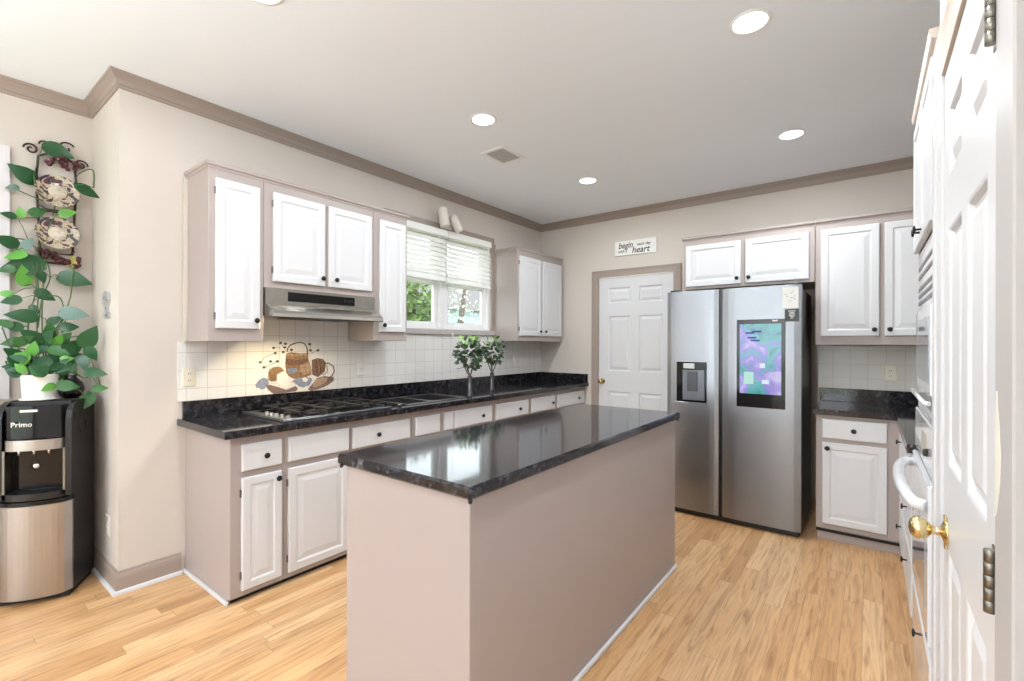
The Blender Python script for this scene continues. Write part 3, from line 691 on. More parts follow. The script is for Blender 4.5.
flat('bread', [(325, 455), (335, 425), (365, 408), (405, 400), (440, 412), (462, 436), (412, 460), (396, 525), (350, 530), (325, 510)], 'basket', 1)
flat('bread', [(400, 470), (440, 450), (480, 455), (495, 475), (488, 520), (520, 545), (480, 575), (430, 560), (400, 530)], 'cloth', 2)
flat('board', [(300, 560), (340, 555), (400, 572), (480, 598), (560, 565), (580, 590), (560, 610), (460, 625), (370, 632), (325, 600)], 'board', 1)
flat('board', [(662, 595), (690, 560), (740, 500), (800, 480), (882, 490), (885, 520), (830, 560), (760, 590), (690, 608)], 'board', 1)
flat('bread', [(700, 575), (720, 520), (790, 490), (830, 500), (820, 530), (750, 570)], 'bread', 2)
flat('flowers', [(484, 425), (520, 405), (570, 412), (575, 440), (540, 465), (495, 458)], 'bluefl', 2)
flat('flowers', [(528, 525), (570, 500), (640, 488), (700, 500), (690, 540), (650, 585), (590, 570)], 'bluefl', 2)
flat('napkin', [(575, 572), (615, 585), (660, 560), (668, 600), (590, 612)], 'cloth', 3)
flat('bread', [(600, 390), (680, 370), (700, 440), (640, 470), (590, 440)], 'bread', 1)
MB().tube([mz(a, b_, .0092) for a, b_ in ((488, 275), (490, 245), (515, 218), (560, 200), (600, 194), (635, 205), (655, 240), (662, 300))], .0045, 6).build('handle', 'basketdark', mu)
MB().tube([mz(a, b_, .0092) for a, b_ in ((800, 375), (840, 370), (878, 395), (888, 435), (872, 475), (840, 500))], .0045, 6).build('handle', 'basketdark', mu)
MB().tube([mz(a, b_, .0092) for a, b_ in ((760, 400), (790, 385), (825, 400), (830, 440), (800, 470), (765, 450))], .003, 6, True).build('handle', 'basket', mu)
for ln in ([(482, 300), (480, 400), (500, 480)], [(510, 290), (508, 380), (530, 495)], [(545, 290), (548, 390), (565, 500)], [(585, 292), (590, 390), (610, 498)], [(625, 290), (632, 380), (655, 490)], [(476, 400), (560, 412), (690, 405)], [(480, 440), (580, 460), (694, 440)], [(712, 345), (716, 410), (735, 480)], [(745, 335), (755, 400), (765, 475)], [(780, 335), (790, 390), (790, 455)], [(340, 425), (345, 470), (350, 525)], [(370, 410), (376, 470), (380, 525)], [(330, 470), (365, 480), (400, 478)], [(330, 575), (420, 600), (560, 600)], [(690, 580), (760, 530), (870, 505)]):
    MB().tube([mz(p, q, .0098) for p, q in ln], .0012, 5).build('weave_line', 'basketdark' if ln[0][0] < 700 else 'bread', mu)
flat('basket_band', [(476, 290), (560, 298), (662, 284), (664, 300), (560, 314), (476, 305)], 'bread', 3)
flat('flowers', [(612, 500), (640, 492), (668, 505), (655, 530), (625, 530)], 'cloth', 3)
for a, b_ in ((258, 365), (290, 408), (345, 357), (403, 357), (385, 287), (372, 242), (430, 200), (472, 207), (465, 238), (453, 277), (523, 258), (678, 210), (685, 262), (748, 262)):
    q = 0
    flat('olive', [(a+14*math.cos(k*.785), b_+11*math.sin(k*.785)) for k in range(8)], 'olive', 1)
for p, q in (((258, 365), (300, 320)), ((300, 320), (385, 287)), ((290, 408), (403, 357)), ((372, 242), (430, 240)), ((430, 200), (480, 270)), ((678, 210), (700, 290)), ((748, 262), (690, 290))):
    MB().tube([mz(*p, .0088), mz(*q, .0088)], .0018, 5).build('sprig', 'sage', mu)

# ================================================================ island
IX0, IX1, IY0, IY1, IZ = 1.647, 2.329, -3.835, -1.943, .946
t = thing('kitchen_island', 'large taupe-painted kitchen island body in the middle of the floor', 'island', (1.99, -2.89, 0))
MB().box(IX0+.028, IX1-.025, IY0+.025, IY1-.02, .0005, IZ-.041, .002).build('body', 'taupe', t)
MB().sweep([(.0003, .0005), (.016, .0005), (.015, .012), (.010, .02), (.0003, .022)], [(IX1-.025, IY1-.02), (IX0+.028, IY1-.02), (IX0+.028, IY0+.025), (IX1-.025, IY0+.025)][::-1]).build('shoe_moulding', 'white', t) if False else None
MB().box(IX1-.0248, IX1-.010, IY0+.02, IY1-.018, .0005, .022, .004).build('shoe_moulding', 'white', t)
t = thing('island_worktop', 'polished black granite top of the island', 'countertop', (1.99, -2.89, IZ-.04))
MB().box(IX0, IX1, IY0, IY1, IZ-.04, IZ, .008).build('slab', 'granite', t)
for x, y in ((IX0+.014, IY0+.012), (IX1-.012, IY0+.012), (IX1-.012, IY1-.010)): MB().lathe((x, y, IZ-.052), Z3, [(.005, 0), (.007, .004), (.007, .0118)], 10).build('corner_peg', 'black', t)

# ================================================================ refrigerator
FX0, FX1, FY = 1.930, 2.868, -1.025
t = thing('refrigerator', 'stainless side-by-side refrigerator with a touch screen and water dispenser', 'refrigerator', (2.4, -.65, 0))
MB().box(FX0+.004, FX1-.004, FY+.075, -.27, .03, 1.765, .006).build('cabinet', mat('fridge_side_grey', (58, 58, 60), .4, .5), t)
MB().box(FX0+.01, FX1-.01, FY+.08, -.3, .002, .03).build('base', 'black', t)
MB().box(FX0+.02, FX1-.02, FY+.03, FY+.08, .004, .04).build('kick_grille', 'black', t)
def fridge_door(x0, x1, name='door'):
    b = MB(); n = 12; pts = []
    # slightly pillowed front
    for i in range(n+1):
        s_ = i/n; x = x0+(x1-x0)*s_; bulge = .010*(1-(2*s_-1)**6)
        pts.append((x, FY+.010-bulge))
    pts += [(x1, FY+.072), (x0, FY+.072)]
    m = len(pts); P = [(x, y, .045) for x, y in pts]+[(x, y, 1.785) for x, y in pts]
    b.poly(P, [tuple(range(m))[::-1], tuple(range(m, 2*m))]+[(i, (i+1) % m, m+(i+1) % m, m+i) for i in range(m)])
    return b
XM0, XM1 = 2.326, 2.353
dl = fridge_door(FX0, XM0).build('freezer_door', 'steel', t)
dr = fridge_door(XM1, FX1).build('fridge_door', 'steel', t)
MB().box(XM0+.002, XM1-.002, FY+.02, FY+.06, .05, 1.78).build('centre_channel', 'black', t)
for x in (FX0+.02, FX1-.10): MB().box(x, x+.08, FY+.02, FY+.13, 1.7855, 1.80, .004).build('hinge_cover', 'black', t)
for x in (FX0+.05, FX1-.05): MB().lathe((x, FY+.10, .0005), Z3, [(.018, 0), (.018, .02)], 12).build('foot', 'rubber', t)
# dispenser
dp = MB().box(2.010, 2.240, FY-.006, FY+.002, .905, 1.222).build('dispenser', 'blackgloss', dl)
dsp = thing  # (no thing; parts below)
MB().box(2.058, 2.228, FY-.012, FY-.006, .92, 1.16, .004).build('dispenser_alcove', mat('dispenser_grey', (104, 108, 114), .35, .6), dl)
MB().box(2.095, 2.175, FY-.018, FY-.012, .99, 1.145, .004).build('dispenser_paddle', mat('dispenser_paddle', (66, 68, 72), .3, .3), dl)
MB().box(2.066, 2.152, FY-.018, FY-.007, 1.17, 1.21, .003).build('dispenser_display', mat('pale_panel', (200, 206, 208), .3), dl)
MB().box(2.0, 2.25, FY-.012, FY+.001, .885, .904, .003).build('dispenser_tray', 'steel', dl)
# screen
sc = MB().box(2.455, 2.773, FY-.006, FY+.002, .899, 1.545, .002).build('screen_frame', 'blackgloss', dr)
MB().box(2.477, 2.748, FY-.0072, FY-.0061, 1.0, 1.512).build('screen', 'screen', dr)
def scr(x0, x1, z0, z1, m, nm): MB().box(x0, x1, FY-.0082, FY-.0073, z0, z1, .002).build(nm, m, dr)
scr(2.505, 2.57, 1.07, 1.16, 'card', 'screen_widget')
scr(2.61, 2.645, 1.19, 1.225, 'cardw', 'screen_icon'); scr(2.625, 2.67, 1.075, 1.105, 'cardw', 'screen_icon')
for i, (a, z) in enumerate(((2.515, 1.44), (2.53, 1.405), (2.55, 1.385), (2.56, 1.45))): scr(a, a+.06, z, z+.012, 'carddk', 'screen_text')
scr(2.69, 2.725, 1.528, 1.538, 'paper', 'screen_label')
# notes on the fridge
n1 = thing('paper_note', 'white paper with faint sketches stuck to the top right of the fridge door', 'note', (2.80, FY-.001, 1.62))
MB().box(2.752, 2.852, FY-.0018, FY-.0004, 1.618, 1.768).build('sheet', 'paper', n1)
b = MB()
for x, z, w in ((2.765, 1.715, .02), (2.775, 1.700, .012), (2.80, 1.722, .018), (2.812, 1.735, .014), (2.80, 1.69, .022), (2.818, 1.68, .02), (2.79, 1.668, .02), (2.825, 1.70, .012)): b.box(x, x+w, FY-.0022, FY-.0019, z, z+.004)
b.build('sketch_marks', mat('faint_ink', (170, 168, 162), .7), n1)
n2 = thing('magnet_card', 'small black card with white lines under the white note on the fridge', 'card', (2.81, FY-.001, 1.52))
MB().box(2.768, 2.856, FY-.0024, FY-.0004, 1.525, 1.612).build('card', 'black', n2)
b = MB()
for i, w in enumerate((.045, .03, .036, .04, .022, .012)): b.box(2.812-w/2, 2.812+w/2, FY-.0028, FY-.0025, 1.596-i*.010, 1.600-i*.010)
b.build('lettering', 'paper', n2)

# ================================================================ back-right base cabinet and worktop
YB = -.91
t = thing('base_cabinet', 'taupe base cabinet right of the refrigerator, one drawer over one white door', 'cabinet', (3.18, -.62, 0))
MB().box(2.947, 3.4145, YB, -.33, .08, .8725, .002).build('carcass', 'taupe', t)
MB().box(2.955, 3.4145, YB+.012, -.33, .0005, .08).build('toe_kick', 'taupe', t)
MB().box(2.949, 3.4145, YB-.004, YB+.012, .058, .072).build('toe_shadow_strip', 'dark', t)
p = slab_front(MB(), (2.985, YB-.0005, .712), X3, -Y3, .355, .133).build('drawer', 'white', t); knob((3.163, YB-.0195, .778), -Y3, p)
p = door_panel(MB(), (2.985, YB-.0005, .118), X3, -Y3, .355, .565).build('door', 'white', t); knob((3.015, YB-.0195, .645), -Y3, p)
XR = 3.41
ru = thing('base_cabinet', 'white drawer base cabinet along the right wall before the oven tower', 'cabinet', (3.7, -1.5, 0))
MB().box(XR+.006, 4.018, -2.078, YB+.0, .08, .8725, .002).build('carcass', 'white', ru)
MB().box(XR+.05, 4.018, -2.078, YB, .0005, .08).build('toe_kick', 'white', ru)
for zb, zt in ((.12, .38), (.395, .64), (.655, .85)):
    for a, b_ in ((-1.45, -1.0), (-2.05, -1.48)):
        p = slab_front(MB(), (XR+.0055, a, zb), Y3, -X3, b_-a, zt-zb).build('drawer', 'white', ru)
        knob((XR+.0055-.019, (a+b_)/2, (zb+zt)/2+.03), -X3, p, r=.015)
t = thing('worktop', 'L-shaped black granite worktop right of the refrigerator', 'countertop', (3.3, -.6, .873))
b = MB(); b.prism([(2.933, -.312), (2.933, -.95), (3.38, -.95), (3.38, -2.078), (4.018, -2.078), (4.018, -.312)], (0, 0, .8735), X3, Y3, Z3, .0405); b.build('slab', 'granite', t)
MB().box(2.926, 4.018, -.339, -.319, .9142, 1.016, .002).build('upstand', 'granite', t)

# ================================================================ oven tower
TX, TY0, TY1 = 3.419, -2.828, -2.082
t = thing('oven_cabinet', 'tall white built-in oven cabinet next to the near door', 'cabinet', (3.7, -2.45, 0))
b = MB(); b.box(TX, 4.018, TY0, TY0+.02, .0005, 2.345).box(TX, 4.018, TY1-.02, TY1, .0005, 2.345).box(TX, 4.018, TY0+.02, TY1-.02, 2.30, 2.345).box(TX, 4.018, TY0+.02, TY1-.02, 1.735, 1.755).box(TX, 4.018, TY0+.02, TY1-.02, .335, .355).box(TX, 4.018, TY0+.02, TY1-.02, 1.10, 1.12).box(3.99, 4.018, TY0+.02, TY1-.02, .05, 2.3)
b.build('carcass', 'white', t)
pr = [(.0005, 2.345), (.010, 2.345), (.018, 2.352), (.024, 2.366), (.024, 2.378), (.0005, 2.378)]
MB().sweep(pr, [(4.0, TY1), (TX, TY1), (TX, TY0)]).build('cornice', 'trimR', t)
for a, b_, kp in ((TY0+.012, -2.46, -2.49), (-2.45, TY1-.012, -2.425)):
    p = door_panel(MB(), (TX-.0005, a, 1.765), Y3, -X3, b_-a, .53).build('door', 'white', t)
    knob((TX-.0195, kp, 1.80), -X3, p, r=.016)
for zb, zt in ((.035, .325),):
    p = slab_front(MB(), (TX-.0005, TY0+.012, zb), Y3, -X3, TY1-TY0-.024, zt-zb).build('drawer', 'enamel', t)
    knob((TX-.0195, -2.5, .27), -X3, p, r=.015)
mw = thing('wall_microwave', 'white built-in microwave with grey window in the upper oven cabinet', 'microwave', (3.7, -2.45, 1.12))
a, b_ = TY0+.024, TY1-.024
MB().box(TX-.002, 3.9, a, b_, 1.122, 1.733, .004).build('housing', 'enamel', mw)
MB().box(TX-.016, TX-.0025, a+.02, b_-.16, 1.19, 1.50, .006).build('door', 'enamel', mw)
MB().box(TX-.018, TX-.0162, a+.06, b_-.21, 1.23, 1.46).build('window', 'glaze', mw)
MB().box(TX-.010, TX-.0025, b_-.15, b_-.01, 1.19, 1.50, .003).build('control_panel', 'glaze', mw)
for z in (1.53, 1.56, 1.59, 1.64, 1.68): MB().box(TX-.004, TX-.0022, a+.03, b_-.03, z, z+.014).build('vent_slot', 'slot', mw)
MB().tube([(TX-.016, a+.05, 1.165), (TX-.026, a+.06, 1.165), (TX-.026, b_-.06, 1.165), (TX-.016, b_-.05, 1.165)], .008, 8).build('handle', 'enamel', mw)
ov = thing('wall_oven', 'white wall oven with big looped handle and small display panel', 'oven', (3.7, -2.45, .36))
MB().box(TX-.002, 3.9, a, b_, .357, 1.098, .004).build('housing', 'enamel', ov)
MB().box(TX-.022, TX-.0025, a+.005, b_-.005, .37, .90, .006).build('door', 'enamel', ov)
MB().box(TX-.0235, TX-.0222, a+.10, b_-.10, .46, .72).build('window', 'glaze', ov)
cp_ = MB().box(TX-.012, TX-.0025, a+.005, b_-.005, .92, 1.09, .004).build('control_panel', 'enamel', ov)
MB().box(TX-.0135, TX-.0122, -2.62, -2.42, .96, 1.04).build('display', mat('tan_display', (178, 170, 152), .3), cp_)
MB().lathe((TX-.012, -2.66, .985), -X3, [(.014, 0), (.013, .012), (.003, .014)], 14).build('dial', 'black', cp_)
hp = [(TX-.022, a+.02, .83), (TX-.05, a+.035, .832), (TX-.064, a+.09, .835), (TX-.076, a+.2, .84), (TX-.08, (a+b_)/2, .842), (TX-.076, b_-.2, .845), (TX-.064, b_-.09, .848), (TX-.05, b_-.035, .85), (TX-.022, b_-.02, .85)]
MB().tube(hp, [.020]*9, 12).build('handle', 'enamel', ov)

# ================================================================ sign
sg = thing('wall_sign', 'small white sign with handwritten words above the back door', 'sign', (1.235, 0, 2.33))
MB().box(.998, 1.468, -.016, -.0005, 2.333, 2.492, .002).build('board', 'paper', sg)
for txt, sz, x, z, sx in (('begin', .092, 1.04, 2.412, .85), ('each day', .045, 1.255, 2.425, .95), ('with a', .045, 1.035, 2.365, .95), ('heart', .092, 1.195, 2.352, 1.0)):
    text_mesh('lettering', txt, sz, (x, -.0163, z), X3, Z3, -Y3, 'ink', sg, .25, sx)

# ================================================================ blinds, spotlight
def blind(y0, y1, zb, label):
    t = thing('window_blind', label, 'blind', (.03, (y0+y1)/2, zb), 'window blinds')
    MB().box(.006, .062, y0, y1, 2.375, 2.437, .004).build('valance', 'slat', t)
    b = MB(); z = zb+.03; a = math.radians(58); w = .025
    while z < 2.36:
        cx, cz = .035, z; dx, dz = w*math.cos(a), w*math.sin(a)
        P = []
        for th in (0, .003):
            P += [(cx-dx, y0+.008, cz+dz+th), (cx+dx, y0+.008, cz-dz+th), (cx+dx, y1-.008, cz-dz+th), (cx-dx, y1-.008, cz+dz+th)]
        b.poly(P, [(0, 1, 2, 3), (4, 5, 6, 7), (0, 1, 5, 4), (1, 2, 6, 5), (2, 3, 7, 6), (3, 0, 4, 7)])
        z += .043
    b.build('slats', 'slat', t)
    MB().box(.012, .058, y0+.008, y1-.008, zb-.008, zb+.012, .003).build('bottom_rail', 'slat', t)
    for yy in (y0+.12, y1-.12): MB().tube([(.061, yy, zb+.01), (.061, yy, 2.38)], .0015, 6).build('ladder_cord', 'slat', t)
    return t
bl = blind(WY0+.0, -1.672, 1.955, 'white slatted window blind on the left half of the window')
br_ = blind(-1.662, WY1-.055, 1.945, 'white slatted window blind on the right half of the window')
for o_, y, z in ((bl, -1.74, 1.33), (br_, -1.61, 1.43)):
    cd_ = MB().tube([(.064, y, 2.38), (.064, y, z+.03)], .0015, 6).build('pull_cord', 'slat', o_)
    MB().lathe((.064, y, z), Z3, [(.004, 0), (.008, .006), (.006, .025), (.002, .035)], 10).build('tassel', 'slat', cd_)
sp = thing('spotlight', 'white twin-headed spotlight mounted above the middle of the window', 'spotlight', (.03, -1.64, 2.44))
MB().box(.0305, .05, -1.75, -1.60, 2.45, 2.49, .006).build('bracket', 'ivory', sp)
def head(p0, p1, r):
    p0, p1 = Vector(p0), Vector(p1); ax = p1-p0; L_ = ax.length
    return MB().lathe(p0, ax, [(r*.5, 0), (r*.85, .012), (r, .03), (r, L_-.02), (r*.9, L_-.004), (r*.7, L_)], 18)
head((.10, -1.79, 2.63), (.115, -1.765, 2.45), .046).build('lamp_head', 'ivory', sp)
head((.10, -1.665, 2.58), (.125, -1.575, 2.435), .042).build('lamp_head', 'ivory', sp)
MB().tube([(.045, -1.66, 2.47), (.075, -1.66, 2.52), (.10, -1.76, 2.54)], .008, 8).tube([(.045, -1.61, 2.47), (.07, -1.61, 2.51), (.10, -1.64, 2.53)], .008, 8).build('arm', 'ivory', sp)
MB().tube([(.04, -1.655, 2.45), (.045, -1.655, 2.36)], .002, 6).build('wire', 'blackmetal', sp)
# nail and ornament
og = thing('wall_ornament', 'small pewter ornament hung on the narrow pilaster', 'ornament', (-.21, -4.113, 1.50))
b = MB(); b.prism([(-.045, .0), (.045, .0), (.05, .03), (.02, .045), (.03, .075), (.06, .10), (.05, .145), (.0, .155), (-.055, .14), (-.09, .10), (-.04, .07), (-.02, .045), (-.05, .03)], (-.215, -4.1135, 1.505), X3, Z3, -Y3, .012)
b.build('plaque', mat('pale_pewter', (196, 198, 200), .35, .6), og)
for x, z in ((-.24, 1.62), (-.195, 1.605), (-.2, 1.56), (-.19, 1.52)): MB().lathe((x, -4.1255, z), -Y3, [(.006, 0), (.004, .003), (.001, .004)], 10).build('stud', 'nickel', og)

# ================================================================ water cooler (turned about 30 degrees)
ang = math.radians(30); NF = Vector((math.cos(ang), -math.sin(ang), 0)); UL_ = Vector((math.sin(ang), math.cos(ang), 0))  # UL_: towards the right side seen from the front
BW, BD = .305, .30
CC = Vector((-.152, -4.284, 0))-NF*(BD/2)-UL_*(BW/2)
t = thing('water_cooler', 'black and stainless floor-standing water cooler in the alcove corner', 'water cooler', tuple(CC))
def cb(mb, a0, a1, b0, b1, z0, z1):   # a: sideways, b: forward
    return mb.prism([(a0, b0), (a1, b0), (a1, b1), (a0, b1)], CC+Z3*z0, UL_, NF, Z3, z1-z0)
def arcpts(a0, a1, b0, bulge, n=14):
    return [(a0+(a1-a0)*i/n, b0+bulge*math.sqrt(max(0, 1-(2*i/n-1)**2))) for i in range(n+1)]
# side panels with rounded front-top shoulders
b = MB()
shp = [(-BD/2, .03), (BD/2-.051, .03), (BD/2-.051, .54), (BD/2-.02, .545), (BD/2-.02, .96), (BD/2-.03, 1.0), (BD/2-.06, 1.035), (BD/2-.10, 1.048), (-BD/2, 1.05)]
for a in (-BW/2, BW/2-.025): b.prism(shp, CC+UL_*a, NF, Z3, UL_, .025)
b.build('side_panel', 'black', t)
b = cb(MB(), -BW/2+.025, BW/2-.025, -BD/2, BD/2-.09, .03, 1.045); b.build('body', 'black', t)
cb(MB(), -BW/2+.01, BW/2-.01, -BD/2+.01, BD/2-.03, .0005, .03).build('base', 'rubber', t)
def front(z0, z1, bulge, m, nm, b0=BD/2-.089, inset=.026, base=.04, par=t):
    pts = [(-BW/2+inset, b0)]+arcpts(-BW/2+inset, BW/2-inset, BD/2-base, bulge)+[(BW/2-inset, b0)]
    return MB().prism(pts, CC+Z3*z0, UL_, NF, Z3, z1-z0).build(nm, m, par)
front(.035, .515, .066, 'steelv', 'lower_door', inset=.001, base=.035, b0=BD/2-.05)
front(.5155, .535, .060, 'blackgloss', 'door_cap', inset=.004)
fa = front(.86, 1.03, .035, 'blackgloss', 'fascia')
front(.80, .855, .055, 'steelv', 'spout_band')
front(.54, .575, .055, 'black', 'drip_tray')
b = cb(MB(), -BW/2+.027, BW/2-.027, BD/2-.0895, BD/2-.085, .58, .80); b.build('recess_back', 'blackgloss', t)
for a in (-BW/2+.026, BW/2-.036): cb(MB(), a, a+.01, BD/2-.085, BD/2-.02, .575, .80).build('recess_cheek', 'nickel', t)
for a in (-.06, .0, .06): MB().tube([CC+UL_*a+NF*(BD/2-.02)+Z3*.805, CC+UL_*a+NF*(BD/2-.02)+Z3*.775], .006, 8).build('spout', 'chrome', t)
MB().lathe(CC+UL_*-.02+NF*(BD/2-.085)+Z3*.70, NF, [(.018, 0), (.018, .004), (.004, .006)], 16).build('child_lock', 'chrome', t)
MB().prism([(-.05, 1.0), (.02, 1.0), (.02, 1.012), (-.05, 1.012)], CC+NF*(BD/2-.0045), UL_, Z3, NF, .002).build('button_strip', 'cardw' if False else 'paper', fa)
text_mesh('lettering', 'Primo', .035, CC+UL_*-.085+NF*(BD/2+.0)+Z3*.925, UL_, Z3, NF, 'paper', fa, 0, 1, .0)
sd = CC+UL_*(BW/2+.0002)
MB().lathe(sd+NF*.0+Z3*.90, UL_, [(.045, 0), (.045, .003), (.038, .004), (.034, .001), (.01, .0012)], 24).build('side_emboss', 'black', t)
MB().prism([(.07, .95), (.10, .95), (.10, .985), (.07, .985)], sd, NF, Z3, UL_, .004).build('latch', 'blackgloss', t)
# things on the cooler
PC = CC+NF*.0+UL_*-.03
t = thing('pothos_plant', 'trailing pothos in a white pot on the water cooler, climbing to the plate rack', 'plant', tuple(PC+Z3*1.052))
MB().lathe(PC+Z3*1.0505, Z3, [(.068, 0), (.082, .002), (.084, .008), (.070, .012), (.078, .135), (.081, .14), (.075, .14), (.071, .125), (.01, .122)], 28).build('pot', 'pot', t)
MB().lathe(PC+Z3*1.1735, Z3, [(.069, 0), (.062, .006), (.02, .009)], 20).build('soil', 'soil', t)
LEAVES=[(-0.536, -4.266, 2.483, 0.159, -15, 'd'), (-0.544, -4.421, 2.318, 0.157, 150, 'd'), (-0.31, -4.18, 2.226, 0.137, -20, 'd'), (-0.541, -4.425, 2.097, 0.073, 100, 'b'), (-0.546, -4.474, 2.07, 0.077, 170, 'd'), (-0.526, -4.355, 2.11, 0.097, 30, 'm'), (-0.495, -4.235, 2.125, 0.094, 20, 'b'), (-0.502, -4.486, 1.919, 0.12, 160, 'd'), (-0.504, -4.398, 1.923, 0.09, 60, 'v'), (-0.537, -4.46, 2.222, 0.067, 200, 'v'), (-0.518, -4.451, 1.844, 0.111, 200, 'b'), (-0.533, -4.419, 1.794, 0.202, 195, 'd'), (-0.529, -4.415, 1.744, 0.135, 95, 'b'), (-0.525, -4.195, 1.738, 0.179, -15, 'd'), (-0.494, -4.328, 1.63, 0.114, -30, 'd'), (-0.423, -4.217, 1.53, 0.151, -8, 'v'), (-0.46, -4.494, 1.626, 0.07, 180, 'b'), (-0.451, -4.473, 1.59, 0.097, 200, 'd'), (-0.428, -4.438, 1.509, 0.152, 175, 'd'), (-0.447, -4.235, 1.454, 0.105, 5, 'd'), (-0.466, -4.376, 1.547, 0.067, -50, 'd'), (-0.427, -4.501, 1.469, 0.085, 150, 'm'), (-0.382, -4.394, 1.335, 0.093, 80, 'b'), (-0.353, -4.462, 1.261, 0.127, 220, 'b'), (-0.272, -4.18, 1.401, 0.159, 65, 'd'), (-0.437, -4.258, 1.39, 0.104, 50, 'm'), (-0.402, -4.292, 1.379, 0.09, 60, 'b'), (-0.119, -4.18, 1.197, 0.11, -10, 'd'), (-0.036, -4.18, 1.119, 0.075, 0, 'm'), (-0.3, -4.193, 1.025, 0.125, 240, 'm'), (-0.252, -4.271, 1.125, 0.11, -10, 'm'), (-0.275, -4.351, 1.119, 0.075, 210, 'b'), (-0.373, -4.226, 1.344, 0.138, 40, 'd'), (-0.228, -4.18, 1.299, 0.101, -60, 'd'), (-0.409, -4.344, 1.39, 0.134, 60, 'd'), (-0.408, -4.316, 1.334, 0.124, 130, 'd'), (-0.366, -4.29, 1.311, 0.112, -20, 'm'), (-0.361, -4.378, 1.225, 0.142, 230, 'd'), (-0.336, -4.35, 1.203, 0.12, 250, 'd'), (-0.394, -4.404, 1.4, 0.131, 140, 'd'), (-0.371, -4.305, 1.244, 0.123, -60, 'd'), (-0.383, -4.262, 1.265, 0.125, -30, 'd'), (-0.358, -4.242, 1.214, 0.102, -60, 'm'), (-0.385, -4.203, 1.275, 0.116, 10, 'd'), (-0.445, -4.319, 1.435, 0.113, 100, 'm'), (-0.405, -4.364, 1.323, 0.111, 20, 'd'), (-0.39, -4.424, 1.378, 0.097, 30, 'm'), (-0.431, -4.468, 1.362, 0.108, 190, 'm'), (-0.547, -4.209, 1.852, 0.09, 80, 'y'), (-0.349, -4.284, 1.188, 0.101, -110, 'm'), (-0.453, -4.297, 1.493, 0.086, 40, 'd'), (-0.502, -4.343, 1.732, 0.08, -70, 'd'), (-0.432, -4.468, 1.454, 0.097, 160, 'd'), (-0.526, -4.481, 1.764, 0.088, 200, 'm'), (-0.342, -4.193, 1.241, 0.103, -80, 'd')]
VINES=[[(-0.382, -4.367, 1.213), (-0.447, -4.371, 1.446), (-0.509, -4.358, 1.674), (-0.54, -4.358, 1.877), (-0.54, -4.304, 2.059), (-0.54, -4.279, 2.182), (-0.54, -4.21, 2.287), (-0.54, -4.183, 2.379), (-0.323, -4.16, 2.361), (-0.301, -4.16, 2.252)], [(-0.382, -4.336, 1.212), (-0.424, -4.338, 1.362), (-0.455, -4.276, 1.477), (-0.494, -4.227, 1.626), (-0.525, -4.213, 1.748), (-0.54, -4.202, 1.822)], [(-0.385, -4.351, 1.223), (-0.463, -4.349, 1.503), (-0.517, -4.337, 1.705), (-0.54, -4.346, 1.839), (-0.54, -4.394, 1.939), (-0.54, -4.49, 1.934)], [(-0.379, -4.328, 1.2), (-0.401, -4.285, 1.277), (-0.44, -4.291, 1.419), (-0.466, -4.257, 1.518), (-0.494, -4.27, 1.623), (-0.497, -4.319, 1.631)], [(-0.379, -4.376, 1.203), (-0.447, -4.406, 1.445), (-0.509, -4.366, 1.674), (-0.54, -4.386, 1.833), (-0.54, -4.445, 1.853)], [(-0.373, -4.321, 1.178), (-0.382, -4.246, 1.207), (-0.27, -4.206, 1.164), (-0.243, -4.16, 1.185), (-0.136, -4.16, 1.112)], [(-0.385, -4.328, 1.222), (-0.424, -4.273, 1.362), (-0.435, -4.194, 1.402), (-0.419, -4.161, 1.343)], [(-0.376, -4.384, 1.192), (-0.401, -4.423, 1.281), (-0.413, -4.47, 1.325), (-0.447, -4.503, 1.443)], [(-0.54, -4.374, 2.313), (-0.54, -4.354, 2.216), (-0.54, -4.283, 2.192)], [(-0.54, -4.456, 2.223), (-0.54, -4.386, 2.196), (-0.54, -4.325, 2.177)], [(-0.378, -4.368, 1.197), (-0.409, -4.403, 1.307), (-0.413, -4.448, 1.324), (-0.385, -4.48, 1.229)], [(-0.373, -4.309, 1.177), (-0.27, -4.256, 1.123), (-0.27, -4.206, 1.074), (-0.27, -4.198, 1.017)], [(-0.54, -4.321, 1.842), (-0.525, -4.307, 1.738), (-0.494, -4.344, 1.618), (-0.447, -4.367, 1.446)], [(-0.475, -4.264, 1.553), (-0.466, -4.249, 1.518), (-0.44, -4.27, 1.419)]]
def leaf(mb, P, ax, nrm, L_):
    ax = ax.normalized(); sd = nrm.cross(ax).normalized(); nrm = ax.cross(sd)
    prof = [(-.02, 0), (.0, .16), (.12, .29), (.3, .34), (.5, .30), (.7, .2), (.87, .09), (1, 0)]
    st = [P+ax*(a-.5)*L_+nrm*(-.16*L_*(a-.4)**2) for a, _ in prof]
    Lf = [P+ax*(a-.5-(.05 if i < 2 else 0))*L_+sd*w*L_+nrm*(.10*w*L_*1.2-.16*L_*(a-.4)**2) for i, (a, w) in enumerate(prof)]
    Rt = [P+ax*(a-.5-(.05 if i < 2 else 0))*L_-sd*w*L_+nrm*(.10*w*L_*1.2-.16*L_*(a-.4)**2) for i, (a, w) in enumerate(prof)]
    F = []; n = len(prof)
    for i in range(n-1): F += [(i, i+1, n+i+1, n+i), (i+1, i, 2*n+i, 2*n+i+1)]
    mb.poly(st+Lf+Rt, F, True)
vdir = Vector((.99, -.10, .0)).normalized()
rr = random.Random(3)
lat = Vector((0.10, .99, 0)).normalized()
ends = []
